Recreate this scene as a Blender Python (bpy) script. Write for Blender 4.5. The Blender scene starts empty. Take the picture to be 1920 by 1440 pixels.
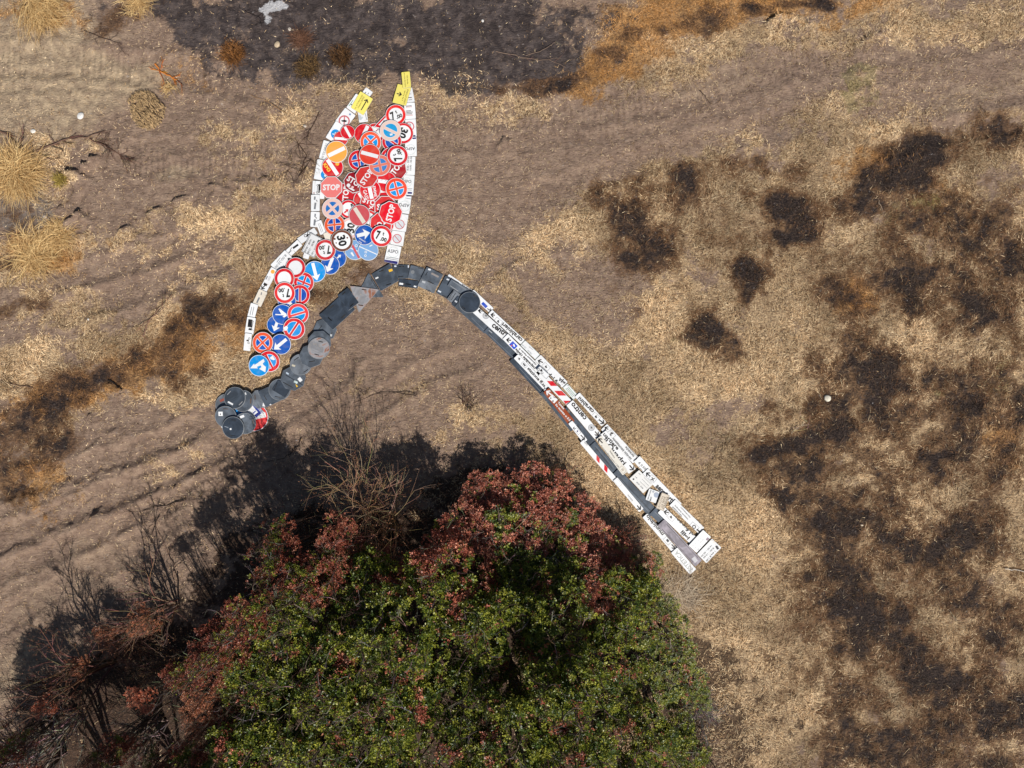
import bpy, bmesh, math, random
import numpy as np
from mathutils import Vector, Matrix

random.seed(7)
RNG = np.random.default_rng(11)
SC = bpy.context.scene
COL = SC.collection

# ------------------------------------------------------------------ camera, sky, sun, exposure
CAM_H = 20.0                      # drone height above the field, metres
PPM = 64.0                        # photo pixels per metre on the ground (a 0.6 m disc is 38 px)
cam = bpy.data.cameras.new('camera')
cam.sensor_width = 36.0
cam.lens = 36.0 * CAM_H / (1920 / PPM)
cam.clip_start = 0.1
cam.clip_end = 600
cam_o = bpy.data.objects.new('camera', cam)
cam_o.location = (0, 0, CAM_H)
cam_o.rotation_euler = (0, 0, 0)
COL.objects.link(cam_o)
SC.camera = cam_o

SUN_EL = math.radians(48)
SHADOW_DIR = Vector((-0.47, 0.88, 0)).normalized()      # where shadows fall on the ground
to_sun = Vector((-SHADOW_DIR.x * math.cos(SUN_EL), -SHADOW_DIR.y * math.cos(SUN_EL), math.sin(SUN_EL)))
world = bpy.data.worlds.new('World')
SC.world = world
world.use_nodes = True
wn = world.node_tree.nodes
sky = wn.new('ShaderNodeTexSky')
sky.sky_type = 'NISHITA'
sky.sun_disc = False
sky.sun_elevation = SUN_EL
sky.sun_rotation = math.atan2(to_sun.x, to_sun.y)
world.node_tree.links.new(sky.outputs[0], wn['Background'].inputs[0])
wn['Background'].inputs[1].default_value = 0.05
sun = bpy.data.lights.new('sun', 'SUN')
sun.energy = 4.8
sun.angle = math.radians(0.53)
sun.color = (1.0, 0.955, 0.89)
sun_o = bpy.data.objects.new('sun', sun)
sun_o.rotation_euler = (-to_sun).to_track_quat('-Z', 'Y').to_euler()
sun_o.location = (10, -14, 30)
COL.objects.link(sun_o)
SC.view_settings.view_transform = 'Standard'
SC.view_settings.look = 'None'
SC.view_settings.exposure = 0.0
SC.view_settings.gamma = 1.0

# ------------------------------------------------------------------ helpers
def W(px, py, z=0.0):
    """photo pixel (1920x1440) -> ground metres for a point at height z"""
    f = (CAM_H - z) / CAM_H
    return ((px - 960) / PPM * f, (720 - py) / PPM * f)

def lin(r, g, b):
    def f(c):
        c /= 255.0
        return c / 12.92 if c <= 0.04045 else ((c + 0.055) / 1.055) ** 2.4
    return (f(r), f(g), f(b))

def tag(o, label=None, cat=None, group=None, kind=None):
    if label: o['label'] = label
    if cat: o['category'] = cat
    if group: o['group'] = group
    if kind: o['kind'] = kind
    return o

def mesh_obj(name, verts, faces, mat, parent=None, smooth=False):
    me = bpy.data.meshes.new(name)
    me.from_pydata([tuple(v) for v in verts], [], faces)
    me.materials.append(mat)
    if smooth:
        me.polygons.foreach_set('use_smooth', [True] * len(me.polygons))
    o = bpy.data.objects.new(name, me)
    COL.objects.link(o)
    if parent: o.parent = parent
    return o

def np_mesh(name, verts, tris, mat, colors=None, smooth=False, k=3):
    """fast mesh from numpy arrays; tris (n,k)"""
    me = bpy.data.meshes.new(name)
    nv, nf = len(verts), len(tris)
    me.vertices.add(nv)
    me.vertices.foreach_set('co', np.ascontiguousarray(verts, dtype=np.float32).ravel())
    me.loops.add(nf * k)
    me.loops.foreach_set('vertex_index', np.ascontiguousarray(tris, dtype=np.int32).ravel())
    me.polygons.add(nf)
    me.polygons.foreach_set('loop_start', np.arange(0, nf * k, k, dtype=np.int32))
    me.polygons.foreach_set('loop_total', np.full(nf, k, dtype=np.int32))
    if smooth:
        me.polygons.foreach_set('use_smooth', np.ones(nf, dtype=bool))
    me.materials.append(mat)
    me.update(calc_edges=True)
    if colors is not None:
        a = me.attributes.new('tint', 'FLOAT_COLOR', 'POINT')
        c4 = np.ones((nv, 4), dtype=np.float32)
        c4[:, :3] = colors
        a.data.foreach_set('color', c4.ravel())
    return me

def empty(name, loc, label=None, cat=None, group=None):
    o = bpy.data.objects.new(name, None)
    o.empty_display_size = 0.2
    o.location = loc
    COL.objects.link(o)
    return tag(o, label, cat, group)

class NT:
    """tiny node-tree builder"""
    def __init__(self, name):
        self.m = bpy.data.materials.new(name)
        self.m.use_nodes = True
        self.t = self.m.node_tree
        self.b = self.t.nodes['Principled BSDF']
        self.tc = None
    def n(self, kind, **kw):
        x = self.t.nodes.new(kind)
        for k, v in kw.items(): setattr(x, k, v)
        return x
    def put(self, sock, v):
        if isinstance(v, bpy.types.NodeSocket): self.t.links.new(v, sock)
        elif isinstance(v, tuple) and len(v) == 3 and len(sock.default_value) == 4: sock.default_value = (*v, 1)
        else: sock.default_value = v
    def co(self, kind='Object'):
        if not self.tc: self.tc = self.n('ShaderNodeTexCoord')
        return self.tc.outputs[kind]
    def attr(self, name, out='Fac'):
        a = self.n('ShaderNodeAttribute', attribute_name=name)
        return a.outputs[out]
    def noise(self, scale, detail=3.0, rough=0.55, dist=0.0, vec=None):
        x = self.n('ShaderNodeTexNoise')
        self.put(x.inputs['Vector'], vec if vec is not None else self.co())
        x.inputs['Scale'].default_value = scale
        x.inputs['Detail'].default_value = detail
        x.inputs['Roughness'].default_value = rough
        x.inputs['Distortion'].default_value = dist
        return x.outputs[0]
    def math(self, op, a, b=0.0, c=0.0, clamp=False):
        x = self.n('ShaderNodeMath', operation=op, use_clamp=clamp)
        self.put(x.inputs[0], a); self.put(x.inputs[1], b)
        if op == 'MULTIPLY_ADD': self.put(x.inputs[2], c)
        return x.outputs[0]
    def ramp(self, v, lo, hi, a=0.0, b=1.0):
        x = self.n('ShaderNodeMapRange', interpolation_type='SMOOTHSTEP')
        self.put(x.inputs[0], v)
        x.inputs[1].default_value = lo; x.inputs[2].default_value = hi
        x.inputs[3].default_value = a; x.inputs[4].default_value = b
        return x.outputs[0]
    def mix(self, f, a, b, blend='MIX'):
        x = self.n('ShaderNodeMix', data_type='RGBA', blend_type=blend)
        self.put(x.inputs[0], f); self.put(x.inputs[6], a); self.put(x.inputs[7], b)
        return x.outputs[2]
    def bump(self, h, dist, strength=1.0, normal=None):
        x = self.n('ShaderNodeBump')
        x.inputs['Strength'].default_value = strength
        x.inputs['Distance'].default_value = dist
        self.put(x.inputs['Height'], h)
        if normal is not None: self.put(x.inputs['Normal'], normal)
        return x.outputs[0]
    def out(self, col=None, rough=None, metal=None, normal=None, spec=None):
        if col is not None: self.put(self.b.inputs['Base Color'], col)
        if rough is not None: self.put(self.b.inputs['Roughness'], rough)
        if metal is not None: self.put(self.b.inputs['Metallic'], metal)
        if normal is not None: self.put(self.b.inputs['Normal'], normal)
        if spec is not None: self.put(self.b.inputs['Specular IOR Level'], spec)
        return self.m

# ------------------------------------------------------------------ noise in numpy
def vnoise(x, y, freq, seed):
    r = np.random.default_rng(seed).random((256, 256))
    u, v = x * freq + 1000.3, y * freq + 1000.7
    iu, iv = np.floor(u).astype(int), np.floor(v).astype(int)
    fu, fv = u - iu, v - iv
    fu = fu * fu * fu * (fu * (fu * 6 - 15) + 10); fv = fv * fv * fv * (fv * (fv * 6 - 15) + 10)
    a = r[iu & 255, iv & 255]; b = r[(iu + 1) & 255, iv & 255]
    c = r[iu & 255, (iv + 1) & 255]; d = r[(iu + 1) & 255, (iv + 1) & 255]
    return (a * (1 - fu) + b * fu) * (1 - fv) + (c * (1 - fu) + d * fu) * fv

def fbm(x, y, freq, seed, octv=4, gain=0.5):
    s, amp, tot = 0, 1.0, 0
    for i in range(octv):
        ca, sa = math.cos(i * 1.1 + 0.4), math.sin(i * 1.1 + 0.4)
        s = s + amp * vnoise(x * ca - y * sa, x * sa + y * ca, freq * 2.03 ** i, seed + i * 17)
        tot += amp; amp *= gain
    return s / tot

def sstep(a, b, v):
    t = np.clip((v - a) / (b - a), 0, 1)
    return t * t * (3 - 2 * t)
# ------------------------------------------------------------------ ground: one sheet, fine inside the picture, coarse far out
STEP = 0.05
def axis(lo, hi, far):
    fine = np.arange(lo, hi + 1e-6, STEP)
    out, s = [], STEP
    while (out[-1] if out else 0) < far:
        s *= 1.22; out.append((out[-1] if out else 0) + s)
    out = np.array(out)
    return np.concatenate([(lo - out)[::-1], fine, hi + out])
AX = axis(-17.2, 17.2, 170)
AY = axis(-15.0, 13.2, 170)
GX, GY = np.meshgrid(AX, AY)
PXX, PYY = GX * PPM + 960, 720 - GY * PPM        # photo pixels, for laying out the patches
# wander the coordinates so patch outlines come out ragged
wa = (fbm(GX, GY, 0.45, 3, 4) - 0.5) * 190 + (fbm(GX, GY, 2.2, 5, 3) - 0.5) * 60
wb = (fbm(GX, GY, 0.45, 23, 4) - 0.5) * 190 + (fbm(GX, GY, 2.2, 25, 3) - 0.5) * 60
WX, WY = PXX + wa * 0.36, PYY + wb * 0.36

def blobs(lst, soft=0.45):
    f = np.zeros_like(GX)
    for b in lst:
        cx, cy, rx, ry = b[:4]
        ang = math.radians(b[4]) if len(b) > 4 else 0
        st = b[5] if len(b) > 5 else 1.0
        dx, dy = WX - cx, -(WY - cy)
        u = (dx * math.cos(ang) + dy * math.sin(ang)) / rx
        v = (-dx * math.sin(ang) + dy * math.cos(ang)) / ry
        d = np.sqrt(u * u + v * v)
        f = np.maximum(f, st * (1 - sstep(1 - soft, 1 + soft, d)))
    return f

N1 = fbm(GX, GY, 0.9, 41, 5, 0.6)
N2 = fbm(GX, GY, 3.2, 61, 4, 0.6)
N3 = fbm(GX, GY, 0.28, 81, 4)
NB = fbm(GX, GY, 1.3, 91, 6, 0.78)
NB = np.clip((NB - 0.5) * 2.0 + 0.5, 0, 1)

STRAW = blobs(soft=.7, lst=[
    (1500, 800, 520, 560, -30), (1750, 900, 420, 700), (1450, 1250, 220, 320), (1130, 430, 190, 90, 25), (1350, 420, 300, 150, 15),
    (1600, 330, 420, 110, 15), (1450, 90, 330, 60, 12, .8), (1750, 60, 240, 40, 10, .75), (1660, 180, 330, 60, 12, .6), (940, 210, 130, 30, 5, .75), (1000, 450, 110, 60, 20, .7),
    (860, 480, 120, 70, -20, .75), (800, 540, 80, 60, 0, .75), (820, 420, 50, 60, 0, .6), (1000, 560, 120, 40, -45, .62), (1050, 850, 160, 60, -45, .9),
    (1150, 930, 110, 50, -40, 1), (960, 790, 110, 60, -40, .62), (1020, 690, 80, 40, -45, .5), (480, 460, 70, 50, 30, 1), (430, 590, 120, 90, 30, .95), (560, 540, 90, 50, 45, .9), (620, 480, 60, 40, 0, .9),
    (400, 680, 150, 40, 25, 1), (470, 690, 70, 50, 0, .9), (330, 700, 80, 40, 30, .8), (200, 650, 190, 45, 15, .8), (110, 590, 120, 40, 10, .6), (60, 690, 110, 40, 20, .9), (100, 470, 90, 40, 10, .9),
    (30, 500, 60, 40, 0, .9), (90, 790, 120, 40, 30, .8), (30, 900, 70, 60, 40, .8), (340, 440, 120, 40, 10, .55), (500, 330, 90, 80, 60, .62), (460, 260, 60, 40, 0, .6), (540, 200, 60, 40, 0, .6),
    (650, 170, 60, 30, 0, .6), (690, 300, 40, 60, 60, .4), (350, 860, 70, 40, 20, .5), (70, 300, 80, 60, 0, .7), (820, 180, 70, 40, 30, .75), (700, 210, 40, 40, 0, .6)])
BARE = blobs(soft=.7, lst=[
    (1135, 515, 95, 45, -20), (1400, 175, 150, 45, 10), (1470, 120, 80, 25, 10, .7), (1820, 140, 180, 40, 8), (1850, 200, 140, 22, 8), (1650, 215, 60, 22, 0, .6), (1010, 320, 150, 70, 30, .9),
    (850, 300, 110, 90, 0, .9), (900, 400, 100, 60, 0, .8), (1050, 560, 110, 40, -40, .9), (1150, 610, 70, 60, -40, .7), (740, 600, 70, 45, 30), (1260, 810, 60, 40, -45, .7), (1370, 760, 60, 35, 20, .7), (1300, 760, 60, 30, 0, .5),
    (1230, 230, 160, 35, 15, .8), (1660, 395, 40, 26, 0, .6), (1590, 880, 70, 30, 0, .35), (940, 700, 110, 60, -40, .7), (1320, 530, 40, 25, 0, .6), (1180, 300, 90, 30, 20, .7), (1450, 200, 60, 20, 0, .7)])
BURN = blobs(soft=.75, lst=[
    (1300, 345, 28, 40), (1180, 405, 38, 30), (1215, 465, 60, 45, 0), (1150, 360, 60, 20, 10, .6), (1840, 255, 120, 24, 10), (1760, 275, 90, 36, 10), (1715, 310, 60, 42, 30), (1650, 340, 60, 36, 20, .9), (1600, 370, 50, 30, 10, .7),
    (1625, 385, 30, 26), (1400, 510, 28, 22), (1405, 530, 22, 30), (1335, 630, 30, 24), (1350, 660, 30, 16, 0, .7), (1480, 400, 70, 30, -30, .75), (1500, 440, 60, 24, 0, .7), (1440, 310, 70, 24, 0, .65), (1600, 560, 55, 26, -10, .8), (1610, 600, 40, 20, 0, .6), (1710, 540, 70, 48, -20, .85), (1780, 545, 42, 32),
    (1840, 590, 70, 30, -20, .85), (1880, 470, 70, 50, -30, .75), (1790, 420, 80, 40, -10, .8), (1730, 440, 40, 26, 0, .7), (1905, 530, 40, 60, 0, .7), (1640, 690, 90, 55, -20, .9), (1620, 650, 50, 30, 0, .7), (1560, 750, 50, 28, 0, .7), (1580, 790, 36, 20), (1540, 815, 90, 26, 6),
    (1450, 825, 50, 24, 0, .8), (1690, 780, 90, 40, 0, .62), (1800, 720, 100, 50, 0, .62), (1880, 760, 60, 50, 0, .6), (1760, 860, 110, 50, 0, .62), (1860, 880, 50, 50, 0, .8), (1640, 870, 60, 30, 0, .55), (1520, 880, 60, 30, 0, .6), (1500, 930, 70, 30, -20, .62), (1560, 985, 60, 26, -50, .9),
    (1530, 975, 30, 36), (1570, 1080, 80, 50, -20, .85), (1540, 1115, 50, 20, 0, .8), (1700, 1040, 80, 55, -40, .8), (1790, 1020, 70, 50, 0, .7), (1800, 1125, 60, 46, 0, .85), (1640, 1150, 90, 46, -30, .85), (1680, 1220, 60, 55, 0, .9), (1600, 1200, 60, 30, 0, .75), (1860, 1170, 70, 40, 0, .8), (1760, 1280, 90, 50, 0, .8),
    (1860, 1320, 80, 50, 0, .85), (1700, 1390, 110, 50, 0, .8), (1580, 1390, 50, 46, 0, .8), (1900, 1420, 70, 40, 0, .8), (1600, 1310, 56, 40, 0, .75), (1640, 960, 70, 40, 0, .6), (1450, 760, 40, 20, 0, .5), (1830, 960, 60, 40, 0, .6),
    (1310, 42, 50, 26, 10), (1335, 62, 36, 22), (1270, 62, 40, 16, 0, .8), (1410, 28, 26, 18), (1500, 5, 60, 10, 5), (1180, 75, 24, 14, 0, .8), (1150, 105, 30, 16, 0, .85), (1060, 150, 70, 18, 15),
    (980, 165, 70, 14, 0, .9), (340, 620, 130, 26, 27), (390, 580, 60, 26, 20), (410, 570, 40, 26), (200, 690, 130, 22, 25), (130, 720, 80, 34, 30), (60, 790, 100, 55, 35), (40, 850, 70, 50, 30), (100, 810, 50, 40), (20, 900, 40, 40, 0, .9), (330, 700, 40, 24, -30, .9),
    (300, 670, 70, 20, 20, .8), (370, 682, 16, 14), (250, 655, 60, 14, 20, .8), (60, 590, 60, 18, 20, .6), (20, 500, 30, 20, 0, .7), (540, 590, 20, 14, 0, .8), (590, 560, 30, 20, 0, .7), (660, 510, 40, 20, 0, .7), (30, 430, 50, 40, 0, .5), (220, 30, 80, 30, 20, .5)])
BURNW = blobs(soft=.6, lst=[(1750, 950, 330, 650), (1600, 1150, 180, 330), (1550, 800, 170, 120), (1750, 450, 260, 160), (1350, 420, 240, 130, -15, .8), (1270, 560, 140, 90, 0, .7)])
ORANGE = blobs(soft=.8, lst=[(1170, 90, 130, 50, 35), (1260, 30, 160, 46, 10), (1400, 20, 160, 34, 8), (1110, 130, 80, 22, 20), (1580, 30, 140, 30, 5, .6), (360, 640, 150, 40, 25, .8), (150, 720, 140, 40, 25, .8), (60, 900, 70, 60, 40, .8), (90, 470, 80, 40, 0, .8),
                  (1660, 300, 90, 40, 10, .6), (1620, 560, 50, 40, 0, .7), (1880, 820, 60, 60, 0, .7), (1760, 400, 60, 50, 0, .5), (60, 20, 70, 30, 0, .6), (340, 140, 40, 40, 0, .4)])
PALE = blobs([(110, 130, 190, 40, -4), (60, 190, 130, 60), (60, 60, 110, 80, 0, .8), (140, 180, 90, 30, 0, .8), (60, 250, 80, 30, 0, .6), (180, 70, 80, 20, 0, .4), (340, 330, 40, 14, 0, .5), (30, 1250, 90, 50, 30, .5), (130, 1080, 150, 50, 20, .3), (1350, 150, 120, 30, 10, .35), (1850, 170, 100, 30, 8, .35)])
ASH = blobs(soft=.75, lst=[(640, 50, 330, 60, -4), (900, 70, 220, 80), (430, 30, 170, 40), (1020, 90, 90, 70, 30), (700, 120, 200, 40), (860, 140, 110, 26), (460, 90, 70, 40, 0, .7), (590, 110, 90, 40, 0, .7), (320, 20, 90, 30, 0, .8)])
ASHG = blobs([(40, 400, 70, 46, 20), (30, 370, 40, 30), (60, 850, 50, 30, 40, .7), (1580, 790, 26, 16, 0, .6), (1490, 560, 20, 12, 0, .4)])
ASHW = blobs([(505, 22, 26, 16, 10), (495, 30, 34, 20, 0, .5), (530, 60, 16, 10, 0, .4)], 0.7)
LITTER = blobs([(700, 1150, 340, 200, -10), (820, 1330, 560, 260), (1000, 1020, 200, 110, -35), (330, 1330, 300, 130, 15), (150, 1400, 300, 60, 15), (560, 1000, 150, 60, 20, .7), (1230, 1330, 160, 160)])
GREEN = blobs([(1700, 400, 60, 20, 0, .5), (1610, 150, 40, 40, 0, .6), (1600, 190, 60, 20, 0, .5), (1740, 390, 30, 20), (1890, 700, 60, 40, 0, .5), (1300, 640, 40, 20, 0, .4), (1770, 740, 20, 12, 0, .8)])

def ragged(f, n, k=0.9, lo=0.38, hi=0.62):
    return sstep(lo, hi, f + (n - 0.5) * k) * (f > 0.02)
straw = ragged(STRAW, NB, 1.1, .1, .9) * (1 - 0.85 * ragged(BARE, NB, 0.9, .15, .85))
NC = np.clip((fbm(GX, GY, 1.1, 96, 6, 0.78) - 0.5) * 2.3 + 0.5, 0, 1)
NC = np.clip(NC * .7 + np.clip((fbm(GX, GY, 2.6, 97, 5, .75) - .5) * 2.4 + .5, 0, 1) * .42, 0, 1)
burn = np.clip(BURN * .70 + BURNW * .26 + (NC - .54) * 1.0 * np.clip(BURN * 1.6 + BURNW * .8, 0, 1) + (N1 - .5) * .5 * np.clip(BURN + BURNW, 0, 1), 0, 1)
bright = np.clip(.5 + (fbm(GX, GY, .55, 511, 5, .65) - .5) * 2.6, 0, 1)
orange = ragged(ORANGE, NB, 0.9, .1, .95)
straw = np.maximum(straw, orange * .85)
pale = sstep(0.1, 0.9, PALE + (N1 - 0.5) * 0.5)
ash = ragged(ASH, NB, 1.0, .05, .9)
ashg = ragged(ASHG, N2, 0.9, .3, .8)
ashw = ragged(ASHW, N2, 1.3, .35, .8)
litter = ragged(LITTER, NB, 0.8, .2, .8)
green = ragged(GREEN, N2, 1.2, .3, .8)

# ---- relief
H0 = (N3 - 0.5) * 0.10 + (N1 - 0.5) * 0.06 + (fbm(GX, GY, 2.6, 101, 4, 0.6) - 0.5) * 0.055 + (vnoise(GX, GY, 9.0, 131) - 0.5) * 0.014
H0 = H0 + straw * (fbm(GX, GY, 4.0, 151, 3) - 0.35) * 0.05
TU = np.zeros_like(GX); TM = np.zeros_like(GX)

def poly_dist(pts):
    """distance, signed side and arc length to a polyline given in photo pixels (metres out)"""
    best = np.full(GX.shape, 1e9); side = np.zeros_like(GX); arc = np.zeros_like(GX); acc = 0
    p = [W(*q) for q in pts]
    for (ax, ay), (bx, by) in zip(p[:-1], p[1:]):
        L = math.hypot(bx - ax, by - ay); ux, uy = (bx - ax) / L, (by - ay) / L
        t = np.clip((GX - ax) * ux + (GY - ay) * uy, 0, L)
        qx, qy = GX - (ax + ux * t), GY - (ay + uy * t)
        d = np.hypot(qx, qy); m = d < best
        best = np.where(m, d, best); side = np.where(m, ux * qy - uy * qx, side); arc = np.where(m, acc + t, arc); acc += L
    return best, side, arc, acc

jit = (fbm(GX, GY, 1.3, 171, 3) - 0.5) * 0.5 + (fbm(GX, GY, 5, 173, 2) - 0.5) * 0.16
for pts, wid, depth, tread in [
        ([(-40, 930), (150, 880), (330, 820), (470, 740)], .32, .07, .5), ([(-40, 1030), (170, 945), (380, 860), (520, 780), (640, 700)], .36, .09, .4), ([(-40, 1090), (190, 1000), (400, 900), (560, 820)], .28, .05, .6),
        ([(-40, 1190), (140, 1090), (300, 990), (460, 900)], .35, .05, .6), ([(560, 860), (680, 770), (800, 700), (900, 660)], .3, .05, .6), ([(120, 585), (300, 530), (430, 480), (570, 420)], .36, .05, .4), ([(120, 525), (280, 480), (420, 440), (540, 395)], .34, .05, .4),
        ([(-30, 112), (140, 118), (290, 132), (470, 160), (620, 190)], .42, .06, .7), ([(-30, 150), (150, 150), (300, 165)], .3, .03, .4), ([(230, 310), (400, 315), (560, 320)], .3, .035, .9), ([(250, 280), (420, 275), (560, 290)], .25, .03, .8),
        ([(800, 205), (1000, 215), (1250, 190), (1450, 130), (1700, 90), (1960, 50)], .42, .03, .7), ([(790, 255), (1000, 260), (1230, 225), (1400, 180)], .4, .02, .5), ([(1960, 155), (1700, 190), (1480, 225), (1250, 290), (1000, 370)], .4, .025, .5),
        ([(1960, 225), (1800, 243), (1650, 280)], .3, .05, 1), ([(1300, 870), (1360, 780), (1440, 760), (1430, 860)], .4, .03, .8), ([(1640, 350), (1760, 500), (1850, 640)], .25, .02, .2), ([(1895, 420), (1905, 520), (1930, 620)], .3, .04, .2), ([(950, 480), (1060, 440), (1180, 520)], .3, .02, .4)]:
    d, s, arc, L = poly_dist(pts)
    d = np.abs(d + jit * 0.35 + (fbm(GX, GY, 3.5, 377, 4, .7) - .5) * .3)
    prof = 1 - sstep(wid * 0.55, wid * 1.25, d)
    berm = np.exp(-((d - wid * 1.35) / (wid * 0.3)) ** 2)
    patch = sstep(.3, .6, fbm(GX, GY, .7, int(abs(pts[0][1])) + 200, 3))
    H0 = H0 - depth * prof + depth * 0.6 * berm
    m = prof * tread * patch * (1 - straw * .6)
    TU = np.where(m > TM, arc, TU); TM = np.maximum(TM, m)
    straw = straw * (1 - 0.45 * prof * min(1, tread + .2) * patch)
# broken clods and small scarps: high side to the south-east, they throw the dark edges
for pts, h in [([(100, 345), (140, 318), (190, 290)], .26), ([(112, 425), (150, 395), (170, 385)], .2), ([(215, 440), (290, 395), (380, 350), (520, 330)], .12), ([(100, 400), (120, 370)], .18), ([(105, 318), (130, 300)], .14), ([(1060, 350), (1130, 330), (1200, 322)], .05),
               ([(925, 275), (945, 255), (965, 248)], .14), ([(1110, 290), (1130, 275)], .12), ([(1590, 85), (1640, 65), (1665, 58)], .12), ([(1425, 45), (1470, 25), (1530, 15)], .16), ([(150, 990), (170, 965), (190, 945)], .14), ([(160, 790), (180, 770)], .14), ([(195, 710), (240, 735)], .1),
               ([(40, 990), (150, 930), (300, 880), (400, 850)], .05), ([(300, 540), (330, 560)], .05), ([(470, 580), (500, 560), (560, 520)], .04), ([(930, 510), (1000, 460), (1050, 440)], .05), ([(960, 620), (990, 640)], .06), ([(1130, 610), (1190, 600)], .05), ([(150, 850), (230, 790)], .08), ([(600, 740), (650, 690), (740, 640)], .05)]:
    d, s, arc, L = poly_dist(pts)
    jj = jit * 0.45
    ends = sstep(0, .25, arc) * sstep(0, .25, L - arc)
    step = sstep(-0.05, 0.05, -(s + jj)) * np.exp(-np.clip(d, 0, None) / 0.5)
    brk = sstep(.42, .56, fbm(GX, GY, 2.4, 377, 3))
    H0 = H0 + h * ends * step * brk * (0.6 + 0.9 * N2)
# calm ground under the sign flower
def px_zone(pts, r0, r1):
    d, _, _, _ = poly_dist(pts)
    return 1 - sstep(r0, r1, d)
zone = np.maximum.reduce([px_zone([(690, 190), (690, 330), (660, 430), (560, 520), (490, 670)], 1.3, 2.2), px_zone([(440, 770), (560, 700), (640, 590), (770, 510), (880, 560), (1060, 740), (1320, 1040)], .75, 1.4)])
H0 = H0 * (1 - 0.82 * zone)
fade = 1 - sstep(19, 40, np.maximum(np.abs(GX), np.abs(GY)))
far_h = (fbm(GX, GY, .05, 301, 3) - .5) * 0.6 * (1 - fade)
HH = H0 + far_h
# outside the picture the field goes on as mixed dry grass, soil and scorched patches
out = sstep(16.2, 18.5, np.abs(GX)) ; out = np.maximum(out, sstep(12.2, 14.5, np.abs(GY)))
f1, f2 = sstep(.42, .6, fbm(GX, GY, .25, 311, 4)), sstep(.55, .68, fbm(GX, GY, .3, 331, 4))
straw = straw * (1 - out) + f1 * out; burn = burn * (1 - out) + f2 * .8 * out

def gheight(x, y):
    """ground height at a point (bilinear)"""
    x = np.asarray(x, float); y = np.asarray(y, float)
    i = np.clip(np.searchsorted(AX, x) - 1, 0, len(AX) - 2); j = np.clip(np.searchsorted(AY, y) - 1, 0, len(AY) - 2)
    u = (x - AX[i]) / (AX[i + 1] - AX[i]); v = (y - AY[j]) / (AY[j + 1] - AY[j])
    return (HH[j, i] * (1 - u) + HH[j, i + 1] * u) * (1 - v) + (HH[j + 1, i] * (1 - u) + HH[j + 1, i + 1] * u) * v
def field(F, x, y):
    i = np.clip(np.searchsorted(AX, x), 0, len(AX) - 1); j = np.clip(np.searchsorted(AY, y), 0, len(AY) - 1)
    return F[j, i]

# ---- ground material
g = NT('burnt_field_ground')
n_fine = g.noise(20, 5, .7); n_m2 = g.noise(7.5, 4, .65, .6); n_med = g.noise(3.4, 5, .65, .3); n_big = g.noise(1.3, 4, .6); n_gran = g.noise(42, 3, .7)
streak = g.n('ShaderNodeMapping'); g.put(streak.inputs['Vector'], g.co()); streak.inputs['Rotation'].default_value = (0, 0, math.radians(-22)); streak.inputs['Scale'].default_value = (0.42, 1.0, 1.0)
n_str = g.noise(9, 5, .65, 1.2, streak.outputs[0])
soil = g.mix(g.ramp(n_med, .3, .7), lin(132, 110, 96), lin(166, 142, 123))
soil = g.mix(g.ramp(n_str, .46, .7, 0, .55), soil, lin(106, 87, 75))
soil = g.mix(g.ramp(n_fine, .52, .72, 0, .6), soil, lin(100, 82, 71))
soil = g.mix(g.ramp(n_gran, .58, .75, 0, .7), soil, lin(176, 150, 122))
palec = g.mix(g.ramp(n_med, .35, .7), lin(158, 138, 116), lin(205, 182, 150))
c = g.mix(g.math('MULTIPLY', g.attr('pale'), .85), soil, palec)
strawc = g.mix(g.ramp(n_fine, .38, .6), lin(124, 99, 76), lin(220, 188, 146))
strawc = g.mix(g.ramp(n_gran, .5, .64, 0, .8), strawc, lin(244, 218, 176))
strawc = g.mix(g.ramp(n_m2, .5, .68, 0, .5), strawc, lin(112, 88, 66))
def m_edge(a, k=.5, lo=.22, hi=.78):
    return g.ramp(g.math('ADD', g.attr(a), g.math('MULTIPLY', g.math('SUBTRACT', g.math('ADD', g.math('MULTIPLY', n_fine, .45), g.math('MULTIPLY', n_m2, .55)), .5), k * 4)), lo, hi)
strawc = g.mix(g.ramp(g.attr('bright'), .15, .75, .4, 0), strawc, lin(104, 80, 58))
c = g.mix(g.math('MULTIPLY', m_edge('straw', .45), .9), c, strawc)
oc = g.mix(g.ramp(n_fine, .35, .65), lin(100, 66, 36), lin(190, 138, 78))
c = g.mix(g.math('MULTIPLY', m_edge('orange', .4), .7), c, oc)
c = g.mix(g.math('MULTIPLY', m_edge('green', .4), .35), c, lin(110, 110, 60))
ac = g.mix(g.ramp(n_med, .35, .7), lin(50, 46, 49), lin(94, 85, 84))
ac = g.mix(g.ramp(n_m2, .52, .7, 0, .6), ac, lin(112, 94, 82))
ac = g.mix(g.ramp(n_big, .5, .64, 0, .7), ac, lin(44, 40, 42))
ac = g.mix(g.ramp(n_gran, .6, .75, 0, .5), ac, lin(140, 128, 120))
c = g.mix(g.math('MULTIPLY', m_edge('ash', .35), .92), c, ac)
c = g.mix(g.math('MULTIPLY', m_edge('ashg', .4), .75), c, g.mix(n_fine, lin(92, 86, 84), lin(150, 142, 134)))
brn = g.mix(g.ramp(n_fine, .38, .64), lin(66, 48, 38), lin(128, 96, 68))
blk = g.mix(g.ramp(n_fine, .42, .7), lin(40, 35, 36), lin(78, 66, 60))
bn = g.math('ADD', g.attr('burn'), g.math('MULTIPLY', g.math('SUBTRACT', g.math('ADD', g.math('MULTIPLY', n_fine, .5), g.math('MULTIPLY', n_m2, .5)), .5), .9))
c = g.mix(g.ramp(bn, .12, .52, 0, .85), c, brn)
c = g.mix(g.ramp(bn, .5, .92, 0, .95), c, blk)
c = g.mix(g.math('MULTIPLY', m_edge('ashw', .7), .9), c, lin(205, 204, 206))
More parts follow.
